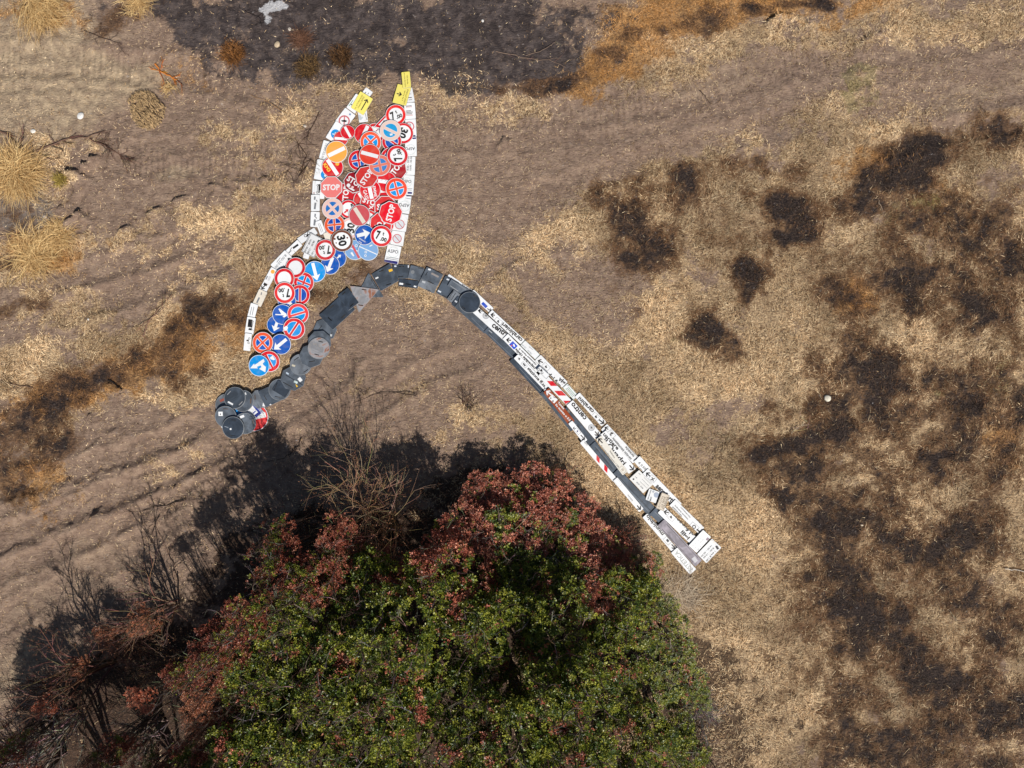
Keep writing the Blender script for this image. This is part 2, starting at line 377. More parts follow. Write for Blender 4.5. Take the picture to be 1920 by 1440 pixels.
lc = g.mix(g.ramp(n_fine, .4, .66), lin(40, 32, 28), lin(92, 68, 54))  # leaf litter brown, taken darker to stand for shade under the thicket
c = g.mix(g.math('MULTIPLY', m_edge('litter', .4), .85), c, lc)
hgt = g.math('ADD', g.math('MULTIPLY', n_fine, .6), g.math('MULTIPLY', n_str, .9))
hgt = g.math('ADD', hgt, g.math('MULTIPLY', n_gran, .35))
tread = g.math('SINE', g.math('MULTIPLY', g.attr('track_u'), 2 * math.pi / .17))
hgt = g.math('ADD', hgt, g.math('MULTIPLY', g.math('MULTIPLY', tread, g.attr('track_m')), .22))
g.out(c, .95, 0.0, g.bump(hgt, .07, 1.0), .15)

nx, ny = len(AX), len(AY)
idx = np.arange(nx * ny).reshape(ny, nx)
quads = np.stack([idx[:-1, :-1], idx[:-1, 1:], idx[1:, 1:], idx[1:, :-1]], -1).reshape(-1, 4)
gme = np_mesh('ground', np.stack([GX, GY, HH], -1).reshape(-1, 3), quads, g.m, smooth=True, k=4)
for nm, F in dict(straw=straw, burn=burn, bright=bright, orange=orange, pale=pale, ash=ash, ashg=ashg, ashw=ashw, litter=litter, green=green, track_u=TU, track_m=TM).items():
    gme.attributes.new(nm, 'FLOAT', 'POINT').data.foreach_set('value', np.ascontiguousarray(F, dtype=np.float32).ravel())
ground = bpy.data.objects.new('ground', gme)
COL.objects.link(ground)
tag(ground, 'burnt dry field of brown soil, straw and charred patches', 'ground', kind='structure')
# ------------------------------------------------------------------ road signs laid out as a flower
WHITE = lin(232, 234, 236); BLACK = lin(28, 28, 32); RED = lin(208, 22, 38); DRED = lin(160, 24, 36); MRED = lin(205, 52, 48)
BRED = lin(222, 20, 40); PINK = lin(232, 196, 186); SALM = lin(226, 120, 104); ORNG = lin(232, 92, 52); BLUE = lin(8, 84, 176); LBLUE = lin(10, 142, 218); PBLUE = lin(120, 164, 212)
YELL = lin(240, 226, 112); GREYT = lin(120, 124, 130); BROWN = lin(150, 66, 28); CREAM = lin(222, 214, 200); NAVY = lin(44, 44, 110); PALER = lin(205, 92, 100)
_mats = {}
def paint(c, rough=.42):
    key = ('p',) + tuple(round(v, 4) for v in c)
    if key not in _mats:
        g = NT('sign_paint')
        oi = g.n('ShaderNodeObjectInfo')
        v = g.n('ShaderNodeVectorMath', operation='ADD'); g.put(v.inputs[0], g.co()); cb = g.n('ShaderNodeCombineXYZ'); g.put(cb.inputs[0], g.math('MULTIPLY', oi.outputs['Random'], 37.0)); g.put(v.inputs[1], cb.outputs[0])
        n = g.noise(5, 5, .62, .4, v.outputs[0]); n2 = g.noise(60, 3, .6, 0, v.outputs[0])
        d = g.mix(g.ramp(n, .42, .78, 0, .22), c, lin(176, 160, 142))
        d = g.mix(g.ramp(n2, .62, .8, 0, .35), d, lin(140, 122, 106))
        g.out(d, g.ramp(n, .3, .7, rough - .08, rough + .18), 0, None, .35)
        _mats[key] = g.m
    return _mats[key]
def metal(kind):
    key = ('m', kind)
    if key not in _mats:
        base = {'dark': (74, 83, 94), 'mid': (94, 102, 112), 'light': (118, 124, 132), 'navy': (60, 70, 83), 'mauve': (142, 136, 144), 'rust': (164, 164, 168), 'edge': (150, 152, 156)}[kind]
        g = NT('sign_metal_' + kind)
        oi = g.n('ShaderNodeObjectInfo')
        v = g.n('ShaderNodeVectorMath', operation='ADD'); g.put(v.inputs[0], g.co()); cb = g.n('ShaderNodeCombineXYZ'); g.put(cb.inputs[1], g.math('MULTIPLY', oi.outputs['Random'], 53.0)); g.put(v.inputs[1], cb.outputs[0])
        n = g.noise(3.2, 5, .6, .8, v.outputs[0]); n2 = g.noise(22, 5, .7, 0, v.outputs[0])
        c = g.mix(g.ramp(n, .35, .7), lin(*[k * .86 for k in base]), lin(*[min(255, k * 1.16) for k in base]))
        c = g.mix(g.ramp(n2, .6, .8, 0, .5), c, lin(150, 140, 128))
        if kind == 'rust':
            c = g.mix(g.ramp(n, .5, .66, 0, .9), c, lin(150, 86, 44))
            c = g.mix(g.ramp(n2, .56, .72, 0, .7), c, lin(205, 178, 140))
        g.out(c, .5, .25, None, .4)
        _mats[key] = g.m
    return _mats[key]

ZOOM = {1: (560, 120, 7.385), 2: (560, 300, 7.385), 3: (440, 420, 7.385), 4: (390, 570, 7.385), 5: (390, 700, 9.6), 6: (560, 480, 7.385), 7: (720, 470, 7.385),
        11: (850, 530, 9.6), 12: (940, 620, 9.6), 13: (1010, 710, 9.6), 14: (1080, 800, 9.6), 15: (1160, 860, 9.6), 16: (1190, 940, 9.6)}
def zw(z, x, y):
    ox, oy, s = ZOOM[z]
    return W(ox + x / s, oy + y / s)
def zlen(z, l): return l / ZOOM[z][2] / PPM

_txt = {}
def text_mesh(s, bold):
    key = (s, bold)
    if key not in _txt:
        cu = bpy.data.curves.new('lettering', 'FONT')
        cu.body = s; cu.resolution_u = 2; cu.offset = bold
        cu.align_x = 'CENTER'
        o = bpy.data.objects.new('lettering', cu)
        COL.objects.link(o)
        bpy.context.view_layer.update()
        me = bpy.data.meshes.new_from_object(o.evaluated_get(bpy.context.evaluated_depsgraph_get()))
        v = [(p.co.x, p.co.y) for p in me.vertices]; f = [tuple(p.vertices) for p in me.polygons]
        bpy.data.objects.remove(o); bpy.data.curves.remove(cu); bpy.data.meshes.remove(me)
        xs = [p[0] for p in v]
        cx = (min(xs) + max(xs)) / 2
        _txt[key] = ([(p[0] - cx, p[1] - .35) for p in v], f, max(xs) - min(xs))
    return _txt[key]

def clip_poly(P, Q):
    """convex P clipped by convex ccw Q"""
    out = P
    for i in range(len(Q)):
        ax, ay = Q[i]; bx, by = Q[(i + 1) % len(Q)]
        inp, out = out, []
        if not inp: return []
        def sd(p): return (bx - ax) * (p[1] - ay) - (by - ay) * (p[0] - ax)
        for k in range(len(inp)):
            p, q = inp[k - 1], inp[k]; sp, sq = sd(p), sd(q)
            if (sp >= 0) != (sq >= 0):
                t = sp / (sp - sq); out.append((p[0] + (q[0] - p[0]) * t, p[1] + (q[1] - p[1]) * t))
            if sq >= 0: out.append(q)
    return out

PLACED = []      # (ccw outline, plane a,b,c, bounding box)
from itertools import combinations
def settle(outline, cx, cy):
    """rest a rigid plate on the ground and on the plates below it: lowest plane over all support points"""
    x0, x1 = min(p[0] for p in outline), max(p[0] for p in outline); y0, y1 = min(p[1] for p in outline), max(p[1] for p in outline)
    pts = []
    for k in (1.0, .55):
        for p in outline[::max(1, len(outline) // 12)]:
            q = (cx + (p[0] - cx) * k, cy + (p[1] - cy) * k)
            pts.append((q[0], q[1], float(gheight(q[0], q[1])) + .012))
    pts.append((cx, cy, float(gheight(cx, cy)) + .012))
    for ol, (a, b, c), bb in PLACED:
        if bb[0] > x1 or bb[1] < x0 or bb[2] > y1 or bb[3] < y0: continue
        I = clip_poly(outline, ol)
        if len(I) < 3: continue
        step = max(1, len(I) // 9)
        for p in I[::step]:
            pts.append((p[0], p[1], a + b * p[0] + c * p[1] + .0015))
    A = np.array(pts)
    if len(A) > 90:
        A = A[np.argsort(-A[:, 2])[:90]] if False else A[np.random.default_rng(1).permutation(len(A))[:90]]
    n = len(A)
    tri = np.array(list(combinations(range(n), 3)))
    P0, P1, P2 = A[tri[:, 0]], A[tri[:, 1]], A[tri[:, 2]]
    den = (P1[:, 1] - P2[:, 1]) * (P0[:, 0] - P2[:, 0]) + (P2[:, 0] - P1[:, 0]) * (P0[:, 1] - P2[:, 1])
    ok = np.abs(den) > 1e-5
    den = np.where(ok, den, 1)
    l0 = ((P1[:, 1] - P2[:, 1]) * (cx - P2[:, 0]) + (P2[:, 0] - P1[:, 0]) * (cy - P2[:, 1])) / den
    l1 = ((P2[:, 1] - P0[:, 1]) * (cx - P2[:, 0]) + (P0[:, 0] - P2[:, 0]) * (cy - P2[:, 1])) / den
    l2 = 1 - l0 - l1
    ok &= (l0 >= 0) & (l1 >= 0) & (l2 >= 0)
    hz = np.where(ok, l0 * P0[:, 2] + l1 * P1[:, 2] + l2 * P2[:, 2], -9)
    i = int(np.argmax(hz))
    M = np.array([[1, *P[i][:2]] for P in (P0, P1, P2)])
    a, b, c = np.linalg.solve(M, np.array([P0[i][2], P1[i][2], P2[i][2]]))
    gm = math.hypot(b, c)
    if gm > .09:
        zc = a + b * cx + c * cy; b, c = b * .09 / gm, c * .09 / gm; a = zc - b * cx - c * cy
    allp = np.array(pts)
    lift = max(0.0, float(np.max(allp[:, 2] - (a + b * allp[:, 0] + c * allp[:, 1]))))
    return a + lift, b, c

LAYER = .0009
def sign(name, z, shape, label, cat, group, face, layers=(), thick=.022, edge='edge'):
    """shape: ('d',cx,cy,r,ang) disc, ('o',...) octagon, ('r',x0,y0,x1,y1,w) panel along p0->p1, ('tri',[3 pts],ang), all in zoom pixels"""
    k = shape[0]
    if k in 'do':
        cx, cy = zw(z, shape[1], shape[2]); R = zlen(z, shape[3]); ang = math.radians(shape[4])
        n = 40 if k == 'd' else 8
        off = 0 if k == 'd' else math.pi / 8
        rr = R if k == 'd' else R / math.cos(math.pi / 8)
        loc = [(rr * math.cos(off + 2 * math.pi * i / n), rr * math.sin(off + 2 * math.pi * i / n)) for i in range(n)]
        rr = R if k == 'd' else R * 1.0
    elif k == 'r':
        p0, p1 = zw(z, shape[1], shape[2]), zw(z, shape[3], shape[4]); w = zlen(z, shape[5]) / 2
        cx, cy = (p0[0] + p1[0]) / 2, (p0[1] + p1[1]) / 2; ang = math.atan2(p1[1] - p0[1], p1[0] - p0[0]); l = math.hypot(p1[0] - p0[0], p1[1] - p0[1]) / 2
        r = min(.022, w * .3); loc = []
        for sx, sy, a0 in ((1, 1, 0), (-1, 1, 90), (-1, -1, 180), (1, -1, 270)):
            for t in (0, 45, 90):
                q = math.radians(a0 + t); loc.append((sx * (l - r) + r * math.cos(q), sy * (w - r) + r * math.sin(q)))
    else:
        P = [zw(z, *p) for p in shape[1]]; cx, cy = sum(p[0] for p in P) / 3, sum(p[1] for p in P) / 3; ang = math.radians(shape[2])
        ca, sa = math.cos(-ang), math.sin(-ang); Q = [((p[0] - cx) * ca - (p[1] - cy) * sa, (p[0] - cx) * sa + (p[1] - cy) * ca) for p in P]
        if (Q[1][0] - Q[0][0]) * (Q[2][1] - Q[0][1]) - (Q[1][1] - Q[0][1]) * (Q[2][0] - Q[0][0]) < 0: Q.reverse()
        loc = []
        for i in range(3):
            a_, b_, c_ = Q[i - 1], Q[i], Q[(i + 1) % 3]
            for t, o_ in ((.07, a_), (.025, None), (.07, c_)):
                loc.append((b_[0] + (o_[0] - b_[0]) * t, b_[1] + (o_[1] - b_[1]) * t) if o_ else (b_[0] * (1 - t), b_[1] * (1 - t)))
    ca, sa = math.cos(ang), math.sin(ang)
    outline = [(cx + x * ca - y * sa, cy + x * sa + y * ca) for x, y in loc]
    a, b, c = settle(outline, cx, cy)
    nrm = Vector((-b, -c, 1)).normalized()
    xd = Vector((ca, sa, b * ca + c * sa)).normalized(); yd = nrm.cross(xd)
    M = Matrix((xd, yd, nrm)).transposed().to_4x4(); M.translation = (cx, cy, a + b * cx + c * cy)
    root = bpy.data.objects.new(name, None); root.empty_display_size = .1; COL.objects.link(root); root.matrix_world = M
    tag(root, label, cat, group)
    n = len(loc); ins = 1 - .003 / max(.05, min(math.hypot(*p) for p in loc))
    V = [(x, y, 0) for x, y in loc] + [(x, y, thick - .003) for x, y in loc] + [(x * ins, y * ins, thick) for x, y in loc]
    F = [tuple(range(n - 1, -1, -1))] + [(i, (i + 1) % n, n + (i + 1) % n, n + i) for i in range(n)] + [(n + i, n + (i + 1) % n, 2 * n + (i + 1) % n, 2 * n + i) for i in range(n)] + [tuple(range(2 * n, 3 * n))]
    pl = mesh_obj('plate', V, F, face if not isinstance(face, tuple) else paint(face), root)
    pl.data.materials.append(metal(edge))
    for p in pl.data.polygons[:-1]: p.material_index = 1
    def L(x, y):
        wx, wy = zw(z, x, y); dx, dy = wx - cx, wy - cy
        return (dx * ca + dy * sa, -dx * sa + dy * ca)
    # the prints cannot hang over the edge of the plate
    xm, ym = max(p[0] for p in loc) - .004, max(p[1] for p in loc) - .004
    def lay(nm, verts, faces, col, i):
        if k == 'r': verts = [(max(-xm, min(xm, v[0])), max(-ym, min(ym, v[1]))) for v in verts]
        mesh_obj(nm, [(v[0], v[1], thick + LAYER * (i + 1)) for v in verts], faces, col if not isinstance(col, tuple) else paint(col), root)
    def ori(verts):
        s = sum(verts[i - 1][0] * verts[i][1] - verts[i][0] * verts[i - 1][1] for i in range(len(verts)))
        return verts if s > 0 else verts[::-1]
    i = 0
    for ly in layers:
        t = ly[0]
        if t == 't':
            _, s, x0, y0, x1, y1, h, col = ly[:8]; bold = (ly[8] if len(ly) > 8 else .012) + .012
            if group == G_T and s[0].islower(): h *= 1.22
            q0, q1 = L(x0, y0), L(x1, y1); l = math.hypot(q1[0] - q0[0], q1[1] - q0[1]); ux, uy = (q1[0] - q0[0]) / l, (q1[1] - q0[1]) / l
            tv, tf, tw = text_mesh(s, bold); sx = l / tw; sy = zlen(z, h) / .72; mx, my = (q0[0] + q1[0]) / 2, (q0[1] + q1[1]) / 2
            lay(ly[9] if len(ly) > 9 else 'lettering', [(mx + ux * x * sx - uy * y * sy, my + uy * x * sx + ux * y * sy) for x, y in tv], tf, col, i)
        elif t in 'aA':
            _, x0, y0, x1, y1, h, col = ly[:7]
            q0, q1 = L(x0, y0), L(x1, y1); l = math.hypot(q1[0] - q0[0], q1[1] - q0[1]); ux, uy = (q1[0] - q0[0]) / l, (q1[1] - q0[1]) / l; hh = zlen(z, h)
            if t == 'a':
                w = hh * .24; q = w * 1.4; H = hh / 2
                pts = [(0, 0), (-H, H), (-H - q, H), (-q - w / 2, w / 2), (-l, w / 2), (-l, -w / 2), (-q - w / 2, -w / 2), (-H - q, -H), (-H, -H)]
            else:
                w = hh * .17; H = hh / 2; hl = hh * .62
                pts = [(0, 0), (-hl, H), (-hl * .86, w), (-l, w), (-l, -w), (-hl * .86, -w), (-hl, -H)]
            pts = ori([(q1[0] + ux * x - uy * y, q1[1] + uy * x + ux * y) for x, y in pts])
            lay('arrow', pts, [tuple(range(len(pts)))], col, i)
        elif t == 'r':
            _, x0, y0, x1, y1, w, col, nm = ly
            q0, q1 = L(x0, y0), L(x1, y1); l = math.hypot(q1[0] - q0[0], q1[1] - q0[1]); ux, uy = (q1[0] - q0[0]) / l, (q1[1] - q0[1]) / l; w = zlen(z, w) / 2
            lay(nm, [(q0[0] + uy * w, q0[1] - ux * w), (q1[0] + uy * w, q1[1] - ux * w), (q1[0] - uy * w, q1[1] + ux * w), (q0[0] - uy * w, q0[1] + ux * w)], [(0, 1, 2, 3)], col, i)
        elif t == 'c':
            _, x, y, r, col, nm = ly; q = L(x, y); r = zlen(z, r); m = 36
            lay(nm, [(q[0] + r * math.cos(2 * math.pi * j / m), q[1] + r * math.sin(2 * math.pi * j / m)) for j in range(m)], [tuple(range(m))], col, i)
        elif t == 'o':
            _, x, y, r0, r1, col, nm = ly; q = L(x, y); r0, r1 = zlen(z, r0), zlen(z, r1); m = 40
            cs = [(math.cos(2 * math.pi * j / m), math.sin(2 * math.pi * j / m)) for j in range(m)]
            lay(nm, [(q[0] + r1 * u, q[1] + r1 * v) for u, v in cs] + [(q[0] + r0 * u, q[1] + r0 * v) for u, v in cs], [(j, (j + 1) % m, m + (j + 1) % m, m + j) for j in range(m)], col, i)
        elif t == 'p':
            _, pts, col, nm = ly; pts = ori([L(*p) for p in pts]); lay(nm, pts, [tuple(range(len(pts)))], col, i)
        elif t == 'oct':
            _, r, col, nm = ly; r = zlen(z, r) / math.cos(math.pi / 8)
            lay(nm, [(r * math.cos(math.pi / 8 + math.pi / 4 * j), r * math.sin(math.pi / 8 + math.pi / 4 * j)) for j in range(8)], [tuple(range(8))], col, i)
        elif t == 'x':         # cross of two bars as one outline, angle in degrees on the picture
            _, x, y, r, w, an, col, nm = ly; q = L(x, y); r, w = zlen(z, r), zlen(z, w) / 2; an = math.radians(an) - ang
            pts = []
            for j in range(4):
                aa = an + j * math.pi / 2; ux, uy = math.cos(aa), math.sin(aa)
                pts += [(q[0] + ux * r + uy * w, q[1] + uy * r - ux * w), (q[0] + ux * r - uy * w, q[1] + uy * r + ux * w), (q[0] + ux * w - uy * w, q[1] + uy * w + ux * w)]
            lay(nm, pts, [tuple(range(12))], col, i)
        elif t == 'f':         # thin frame of a box along p0->p1
            _, x0, y0, x1, y1, w, lw, col, nm = ly
            q0, q1 = L(x0, y0), L(x1, y1); l = math.hypot(q1[0] - q0[0], q1[1] - q0[1]) / 2; ux, uy = (q1[0] - q0[0]) / l / 2, (q1[1] - q0[1]) / l / 2; w = zlen(z, w) / 2; lw = zlen(z, lw); mx, my = (q0[0] + q1[0]) / 2, (q0[1] + q1[1]) / 2
            vs = [(sx * l, sy * w) for sx, sy in ((1, 1), (-1, 1), (-1, -1), (1, -1))] + [(sx * (l - lw), sy * (w - lw)) for sx, sy in ((1, 1), (-1, 1), (-1, -1), (1, -1))]
            lay(nm, [(mx + ux * x - uy * y, my + uy * x + ux * y) for x, y in vs], [(j, (j + 1) % 4, 4 + (j + 1) % 4, 4 + j) for j in range(4)], col, i)
        i += 1
    top = thick * math.sqrt(1 + b * b + c * c) + LAYER * (i + 2)
    PLACED.append((outline, (a + top, b, c), (min(p[0] for p in outline), max(p[0] for p in outline), min(p[1] for p in outline), max(p[1] for p in outline))))
    return root

def pt(cx, cy, r, a): return (cx + r * math.cos(math.radians(a)), cy - r * math.sin(math.radians(a)))
def bar(cx, cy, l, a, w, col, nm='bar', off=0):
    ox, oy = pt(0, 0, off, a + 90)
    p, q = pt(cx + ox, cy + oy, l, a), pt(cx + ox, cy + oy, -l, a)
    return ('r', q[0], q[1], p[0], p[1], w, col, nm)
G_D = 'round prohibition signs of the flower head'; G_S = 'stop signs of the flower head'; G_B = 'blue direction discs of the flower head'; G_W = 'white panels edging the flower'; G_K = 'signs of the stem laid face down'; G_T = 'direction panels of the lower stem'; G_Y = 'yellow diversion panels at the tips'

def no_entry(z, x, y, r, a, label, red=RED, extra=(), white=WHITE):
    sign('no_entry_sign', z, ('d', x, y, r, a), label, 'road sign', G_D, WHITE, [('c', x, y, r * .95, red, 'face'), bar(x, y, r * .84, a, r * .36, white, 'bar'), *extra])
def no_stop(z, x, y, r, a, label, ring=RED, blue=LBLUE, white=WHITE, cross=True, extra=()):
    ls = [('c', x, y, r * .95, ring, 'border'), ('c', x, y, r * .68, white, 'inner_ring'), ('c', x, y, r * .64, blue, 'face')]
    if cross: ls += [('x', x, y, r * .66, r * .26, a, white, 'cross_outline'), ('x', x, y, r * .72, r * .17, a, ring, 'cross')]
    else: ls += [bar(x, y, r * .66, a, r * .28, white, 'bar_outline'), bar(x, y, r * .72, a, r * .18, ring, 'bar')]
    sign('no_stopping_sign' if cross else 'no_parking_sign', z, ('d', x, y, r, a), label, 'road sign', G_D, WHITE, ls + list(extra))
def weight(z, x, y, r, a, label, ring=RED):
    def T(s, u, v, l, h):
        cx, cy = pt(x, y, u * r, a); cx, cy = pt(cx, cy, v * r, a + 90)
        p, q = pt(cx, cy, -l * r / 2, a), pt(cx, cy, l * r / 2, a)
        return ('t', s, p[0], p[1], q[0], q[1], h * r, BLACK, .03)
    sign('weight_limit_sign', z, ('d', x, y, r, a), label, 'road sign', G_D, WHITE, [('o', x, y, r * .69, r * .95, ring, 'border'), T('7', -.30, .04, .38, .74), T('t', .14, .28, .16, .34), T('.00', .26, -.24, .62, .36)])
def limit30(z, x, y, r, a, label, ring=RED, extra=(), off=0):
    p, q = pt(x, y, -.5 * r, a), pt(x, y, .5 * r, a)
    sign('speed_limit_sign', z, ('d', x, y, r, a), label, 'road sign', G_D, WHITE, [('o', x, y, r * .76, r * .97, ring, 'border'), ('t', '30', p[0], p[1], q[0], q[1], r * .72, BLACK, .03), *extra])
def stop(z, x, y, r, a, label, red=RED, extra=()):
    p, q = pt(x, y, -.78 * r, a), pt(x, y, .78 * r, a)
    sign('stop_sign', z, ('o', x, y, r, a), label, 'stop sign', G_S, WHITE, [('oct', r * .94, red, 'face'), ('t', 'STOP', p[0], p[1], q[0], q[1], r * .52, WHITE, .02), *extra])
def blue(z, x, y, r, layers, label, col=BLUE, a=0, nm='blue_direction_sign'):
    sign(nm, z, ('d', x, y, r, a), label, 'road sign', G_B, WHITE, [('c', x, y, r * .95, col, 'face'), *layers])
def panel(z, x0, y0, x1, y1, w, label, layers=(), face=WHITE, group=G_W, name='supplementary_panel', cat='sign panel', edge='edge', thick=.018):
    sign(name, z, ('r', x0, y0, x1, y1, w), label, cat, group, face, layers, thick, edge)
def slots(x, y, r, a, col=lin(24, 25, 28)):
    out = []
    for s in (-1, 1):
        c = pt(x, y, s * r * .62, a + 90); p, q = pt(c[0], c[1], -r * .22, a), pt(c[0], c[1], r * .22, a)
        out.append(('r', p[0], p[1], q[0], q[1], r * .075, col, 'bracket_slot'))
    return out
def back(z, shape, label, m='dark', layers=(), name='reversed_road_sign', thick=.024):
    if shape[0] == 'd': layers = [('o', shape[1], shape[2], shape[3] * .955, shape[3] * .99, lin(128, 134, 140), 'rim'), *layers]  # lighter rim ring, painting in the light line along disc edges
    sign(name, z, shape, label, 'sign back', G_K, metal(m), layers, thick)

# ---- white panels along the left side of the head, top to bottom
panel(1, 985, 362, 868, 520, 118, 'small white panel poking out beyond the yellow panel with the long arrow', [('r', 935, 395, 905, 435, 14, GREYT, 'print'), ('r', 975, 405, 960, 428, 10, GREYT, 'print')])
panel(1, 862, 462, 722, 652, 150, 'white panel with green edge half under the yellow panel with the long arrow', [('r', 700, 590, 760, 510, 8, lin(70, 150, 100), 'green_edge'), ('c', 735, 570, 9, BLACK, 'print')])
panel(1, 722, 664, 580, 852, 180, 'white panel with a faded red ring forbidding dogs', [('o', 635, 795, 58, 78, lin(196, 110, 116), 'red_ring'), ('r', 640, 722, 632, 868, 16, lin(196, 110, 116), 'slash'), ('p', [(590, 790), (640, 780), (680, 795), (655, 812), (610, 806)], BLACK, 'dog_symbol'), ('c', 715, 705, 14, lin(120, 140, 180), 'emblem')])
panel(1, 610, 852, 462, 1078, 205, 'white panel with a blue disc and white hands beneath two small red discs', [('c', 515, 978, 64, LBLUE, 'blue_disc'), ('x', 505, 985, 34, 12, 70, WHITE, 'symbol')])
panel(1, 432, 1082, 362, 1330, 165, 'white panel with hours 10.00-02.00 beside the amber no entry disc', [('t', '10.00-02.00', 392, 1112, 328, 1322, 30, GREYT, 0)])
panel(2, 345, 4, 292, 280, 165, 'white panel with a blue disc below the hours panel', [('c', 372, 208, 62, LBLUE, 'blue_disc'), ('r', 360, 215, 400, 240, 20, WHITE, 'symbol')])
panel(2, 222, 290, 214, 476, 46, 'narrow white strip panel outside the lorry panel', [('c', 215, 460, 8, lin(160, 70, 80), 'print')])
panel(2, 292, 296, 278, 486, 104, 'white panel with a black lorry symbol beside the faded pink stop sign', [('r', 303, 340, 300, 460, 46, BLACK, 'lorry_box'), ('o', 268, 356, 8, 14, BLACK, 'wheel'), ('o', 262, 456, 8, 14, BLACK, 'wheel'), ('r', 265, 365, 262, 445, 7, BLACK, 'chassis')])
panel(2, 332, 420, 330, 546, 62, 'small white panel corner under the faded pink stop sign')
panel(2, 242, 488, 240, 716, 124, 'white panel with a tow truck symbol, upper of two alike', [('r', 236, 515, 232, 560, 22, GREYT, 'text_block'), ('r', 255, 560, 268, 585, 10, BLACK, 'hook'), ('r', 244, 600, 232, 690, 26, GREYT, 'tow_truck')])
panel(2, 236, 722, 230, 936, 122, 'white panel with a tow truck symbol, lower of two alike', [('r', 236, 750, 232, 795, 20, GREYT, 'text_block'), ('r', 240, 800, 258, 815, 10, BLACK, 'hook'), ('r', 232, 830, 225, 915, 26, GREYT, 'tow_truck')])
panel(3, 1132, 92, 892, 245, 98, 'white panel with a motorcycle symbol at the bend of the left edge', [('o', 985, 165, 14, 22, BLACK, 'wheel'), ('o', 1030, 130, 14, 22, BLACK, 'wheel'), ('p', [(995, 175), (1015, 135), (1035, 150), (1010, 190)], BLACK, 'rider')])
panel(2, 280, 850, 348, 1032, 84, 'small white text panel above the hours and price panel', [('r', 280, 890, 325, 1010, 6, GREYT, 'text_line'), ('r', 300, 885, 345, 1000, 6, GREYT, 'text_line'), ('c', 283, 1050, 10, lin(226, 190, 120), 'sticker')])
panel(3, 915, 262, 745, 412, 108, 'white panel with a tow truck symbol below the motorcycle panel', [('r', 890, 290, 815, 340, 28, BLACK, 'tow_truck'), ('r', 800, 330, 775, 365, 8, BLACK, 'hook'), ('r', 790, 370, 755, 405, 16, GREYT, 'text_block')])
panel(3, 758, 418, 552, 622, 150, 'white panel with hours 8.00-20.00 and 1 ora', [('t', '8.00-20.00', 720, 432, 570, 612, 36, GREYT, 0), ('t', '1 ora', 690, 580, 640, 640, 26, BLACK, .01), ('r', 640, 470, 590, 535, 8, GREYT, 'text_line'), ('r', 772, 480, 745, 495, 22, BLACK, 'lorry')])
panel(3, 562, 622, 390, 936, 104, 'long white panel with an orange dot and a black arrow', [('c', 537, 665, 28, lin(240, 170, 70), 'orange_dot'), ('a', 430, 850, 375, 905, 60, BLACK), ('r', 465, 725, 440, 770, 16, GREYT, 'text_block'), ('r', 500, 730, 475, 790, 30, lin(205, 205, 208), 'text_block'), ('t', '1', 425, 855, 440, 825, 50, BLACK, .01)])
panel(3, 408, 925, 312, 1128, 124, 'dirty cream panel with a tow truck symbol', [('r', 352, 1020, 315, 1095, 22, GREYT, 'tow_truck'), ('r', 385, 950, 375, 985, 14, GREYT, 'hook')], CREAM)
panel(3, 290, 1108, 232, 1295, 106, 'white panel of fine text lines above the black lorry panel', [('r', 250, 1150, 220, 1265, 8, GREYT, 'text_line'), ('r', 280, 1150, 250, 1265, 8, GREYT, 'text_line')])
panel(4, 616, 185, 574, 414, 122, 'white panel with a bold black lorry symbol near the lower tip', [('r', 600, 215, 585, 322, 58, BLACK, 'lorry_box'), ('p', [(575, 335), (612, 340), (606, 366), (566, 360)], BLACK, 'cab'), ('o', 632, 245, 6, 12, BLACK, 'wheel'), ('o', 606, 352, 8, 15, BLACK, 'wheel'), ('r', 634, 262, 614, 335, 8, BLACK, 'chassis')], thick=.02)
panel(4, 572, 408, 544, 648, 98, 'white panel with a bicycle symbol at the lower tip of the left edge', [('o', 582, 478, 9, 14, BLACK, 'wheel'), ('o', 570, 540, 9, 14, BLACK, 'wheel'), ('p', [(540, 500), (572, 492), (578, 520), (545, 515)], BLACK, 'rider')], thick=.02)
panel(3, 1290, 120, 1335, 240, 120, 'dirty white plate corner between orange disc and rusty speed limit sign', (), CREAM)
panel(3, 1010, 400, 985, 482, 84, 'crumpled white plate end under the hours and price panel')
panel(3, 1152, 172, 1022, 430, 196, 'grey-white parking hours panel with price 1.00 and hours 08.00-13.00', [('f', 1152, 178, 1025, 424, 182, 5, BLACK, 'border'), ('p', [(1165, 222), (1205, 240), (1185, 275), (1148, 255)], lin(60, 60, 66), 'coin_symbol'), ('t', '1 ora \u20ac 1.00', 1160, 275, 1075, 430, 24, GREYT, .01), ('t', '08.00 - 13.00', 1112, 240, 1022, 415, 26, BLACK, .0), ('t', '16.00 - 00.00', 1070, 225, 980, 395, 26, BLACK, .0)], lin(214, 216, 218))

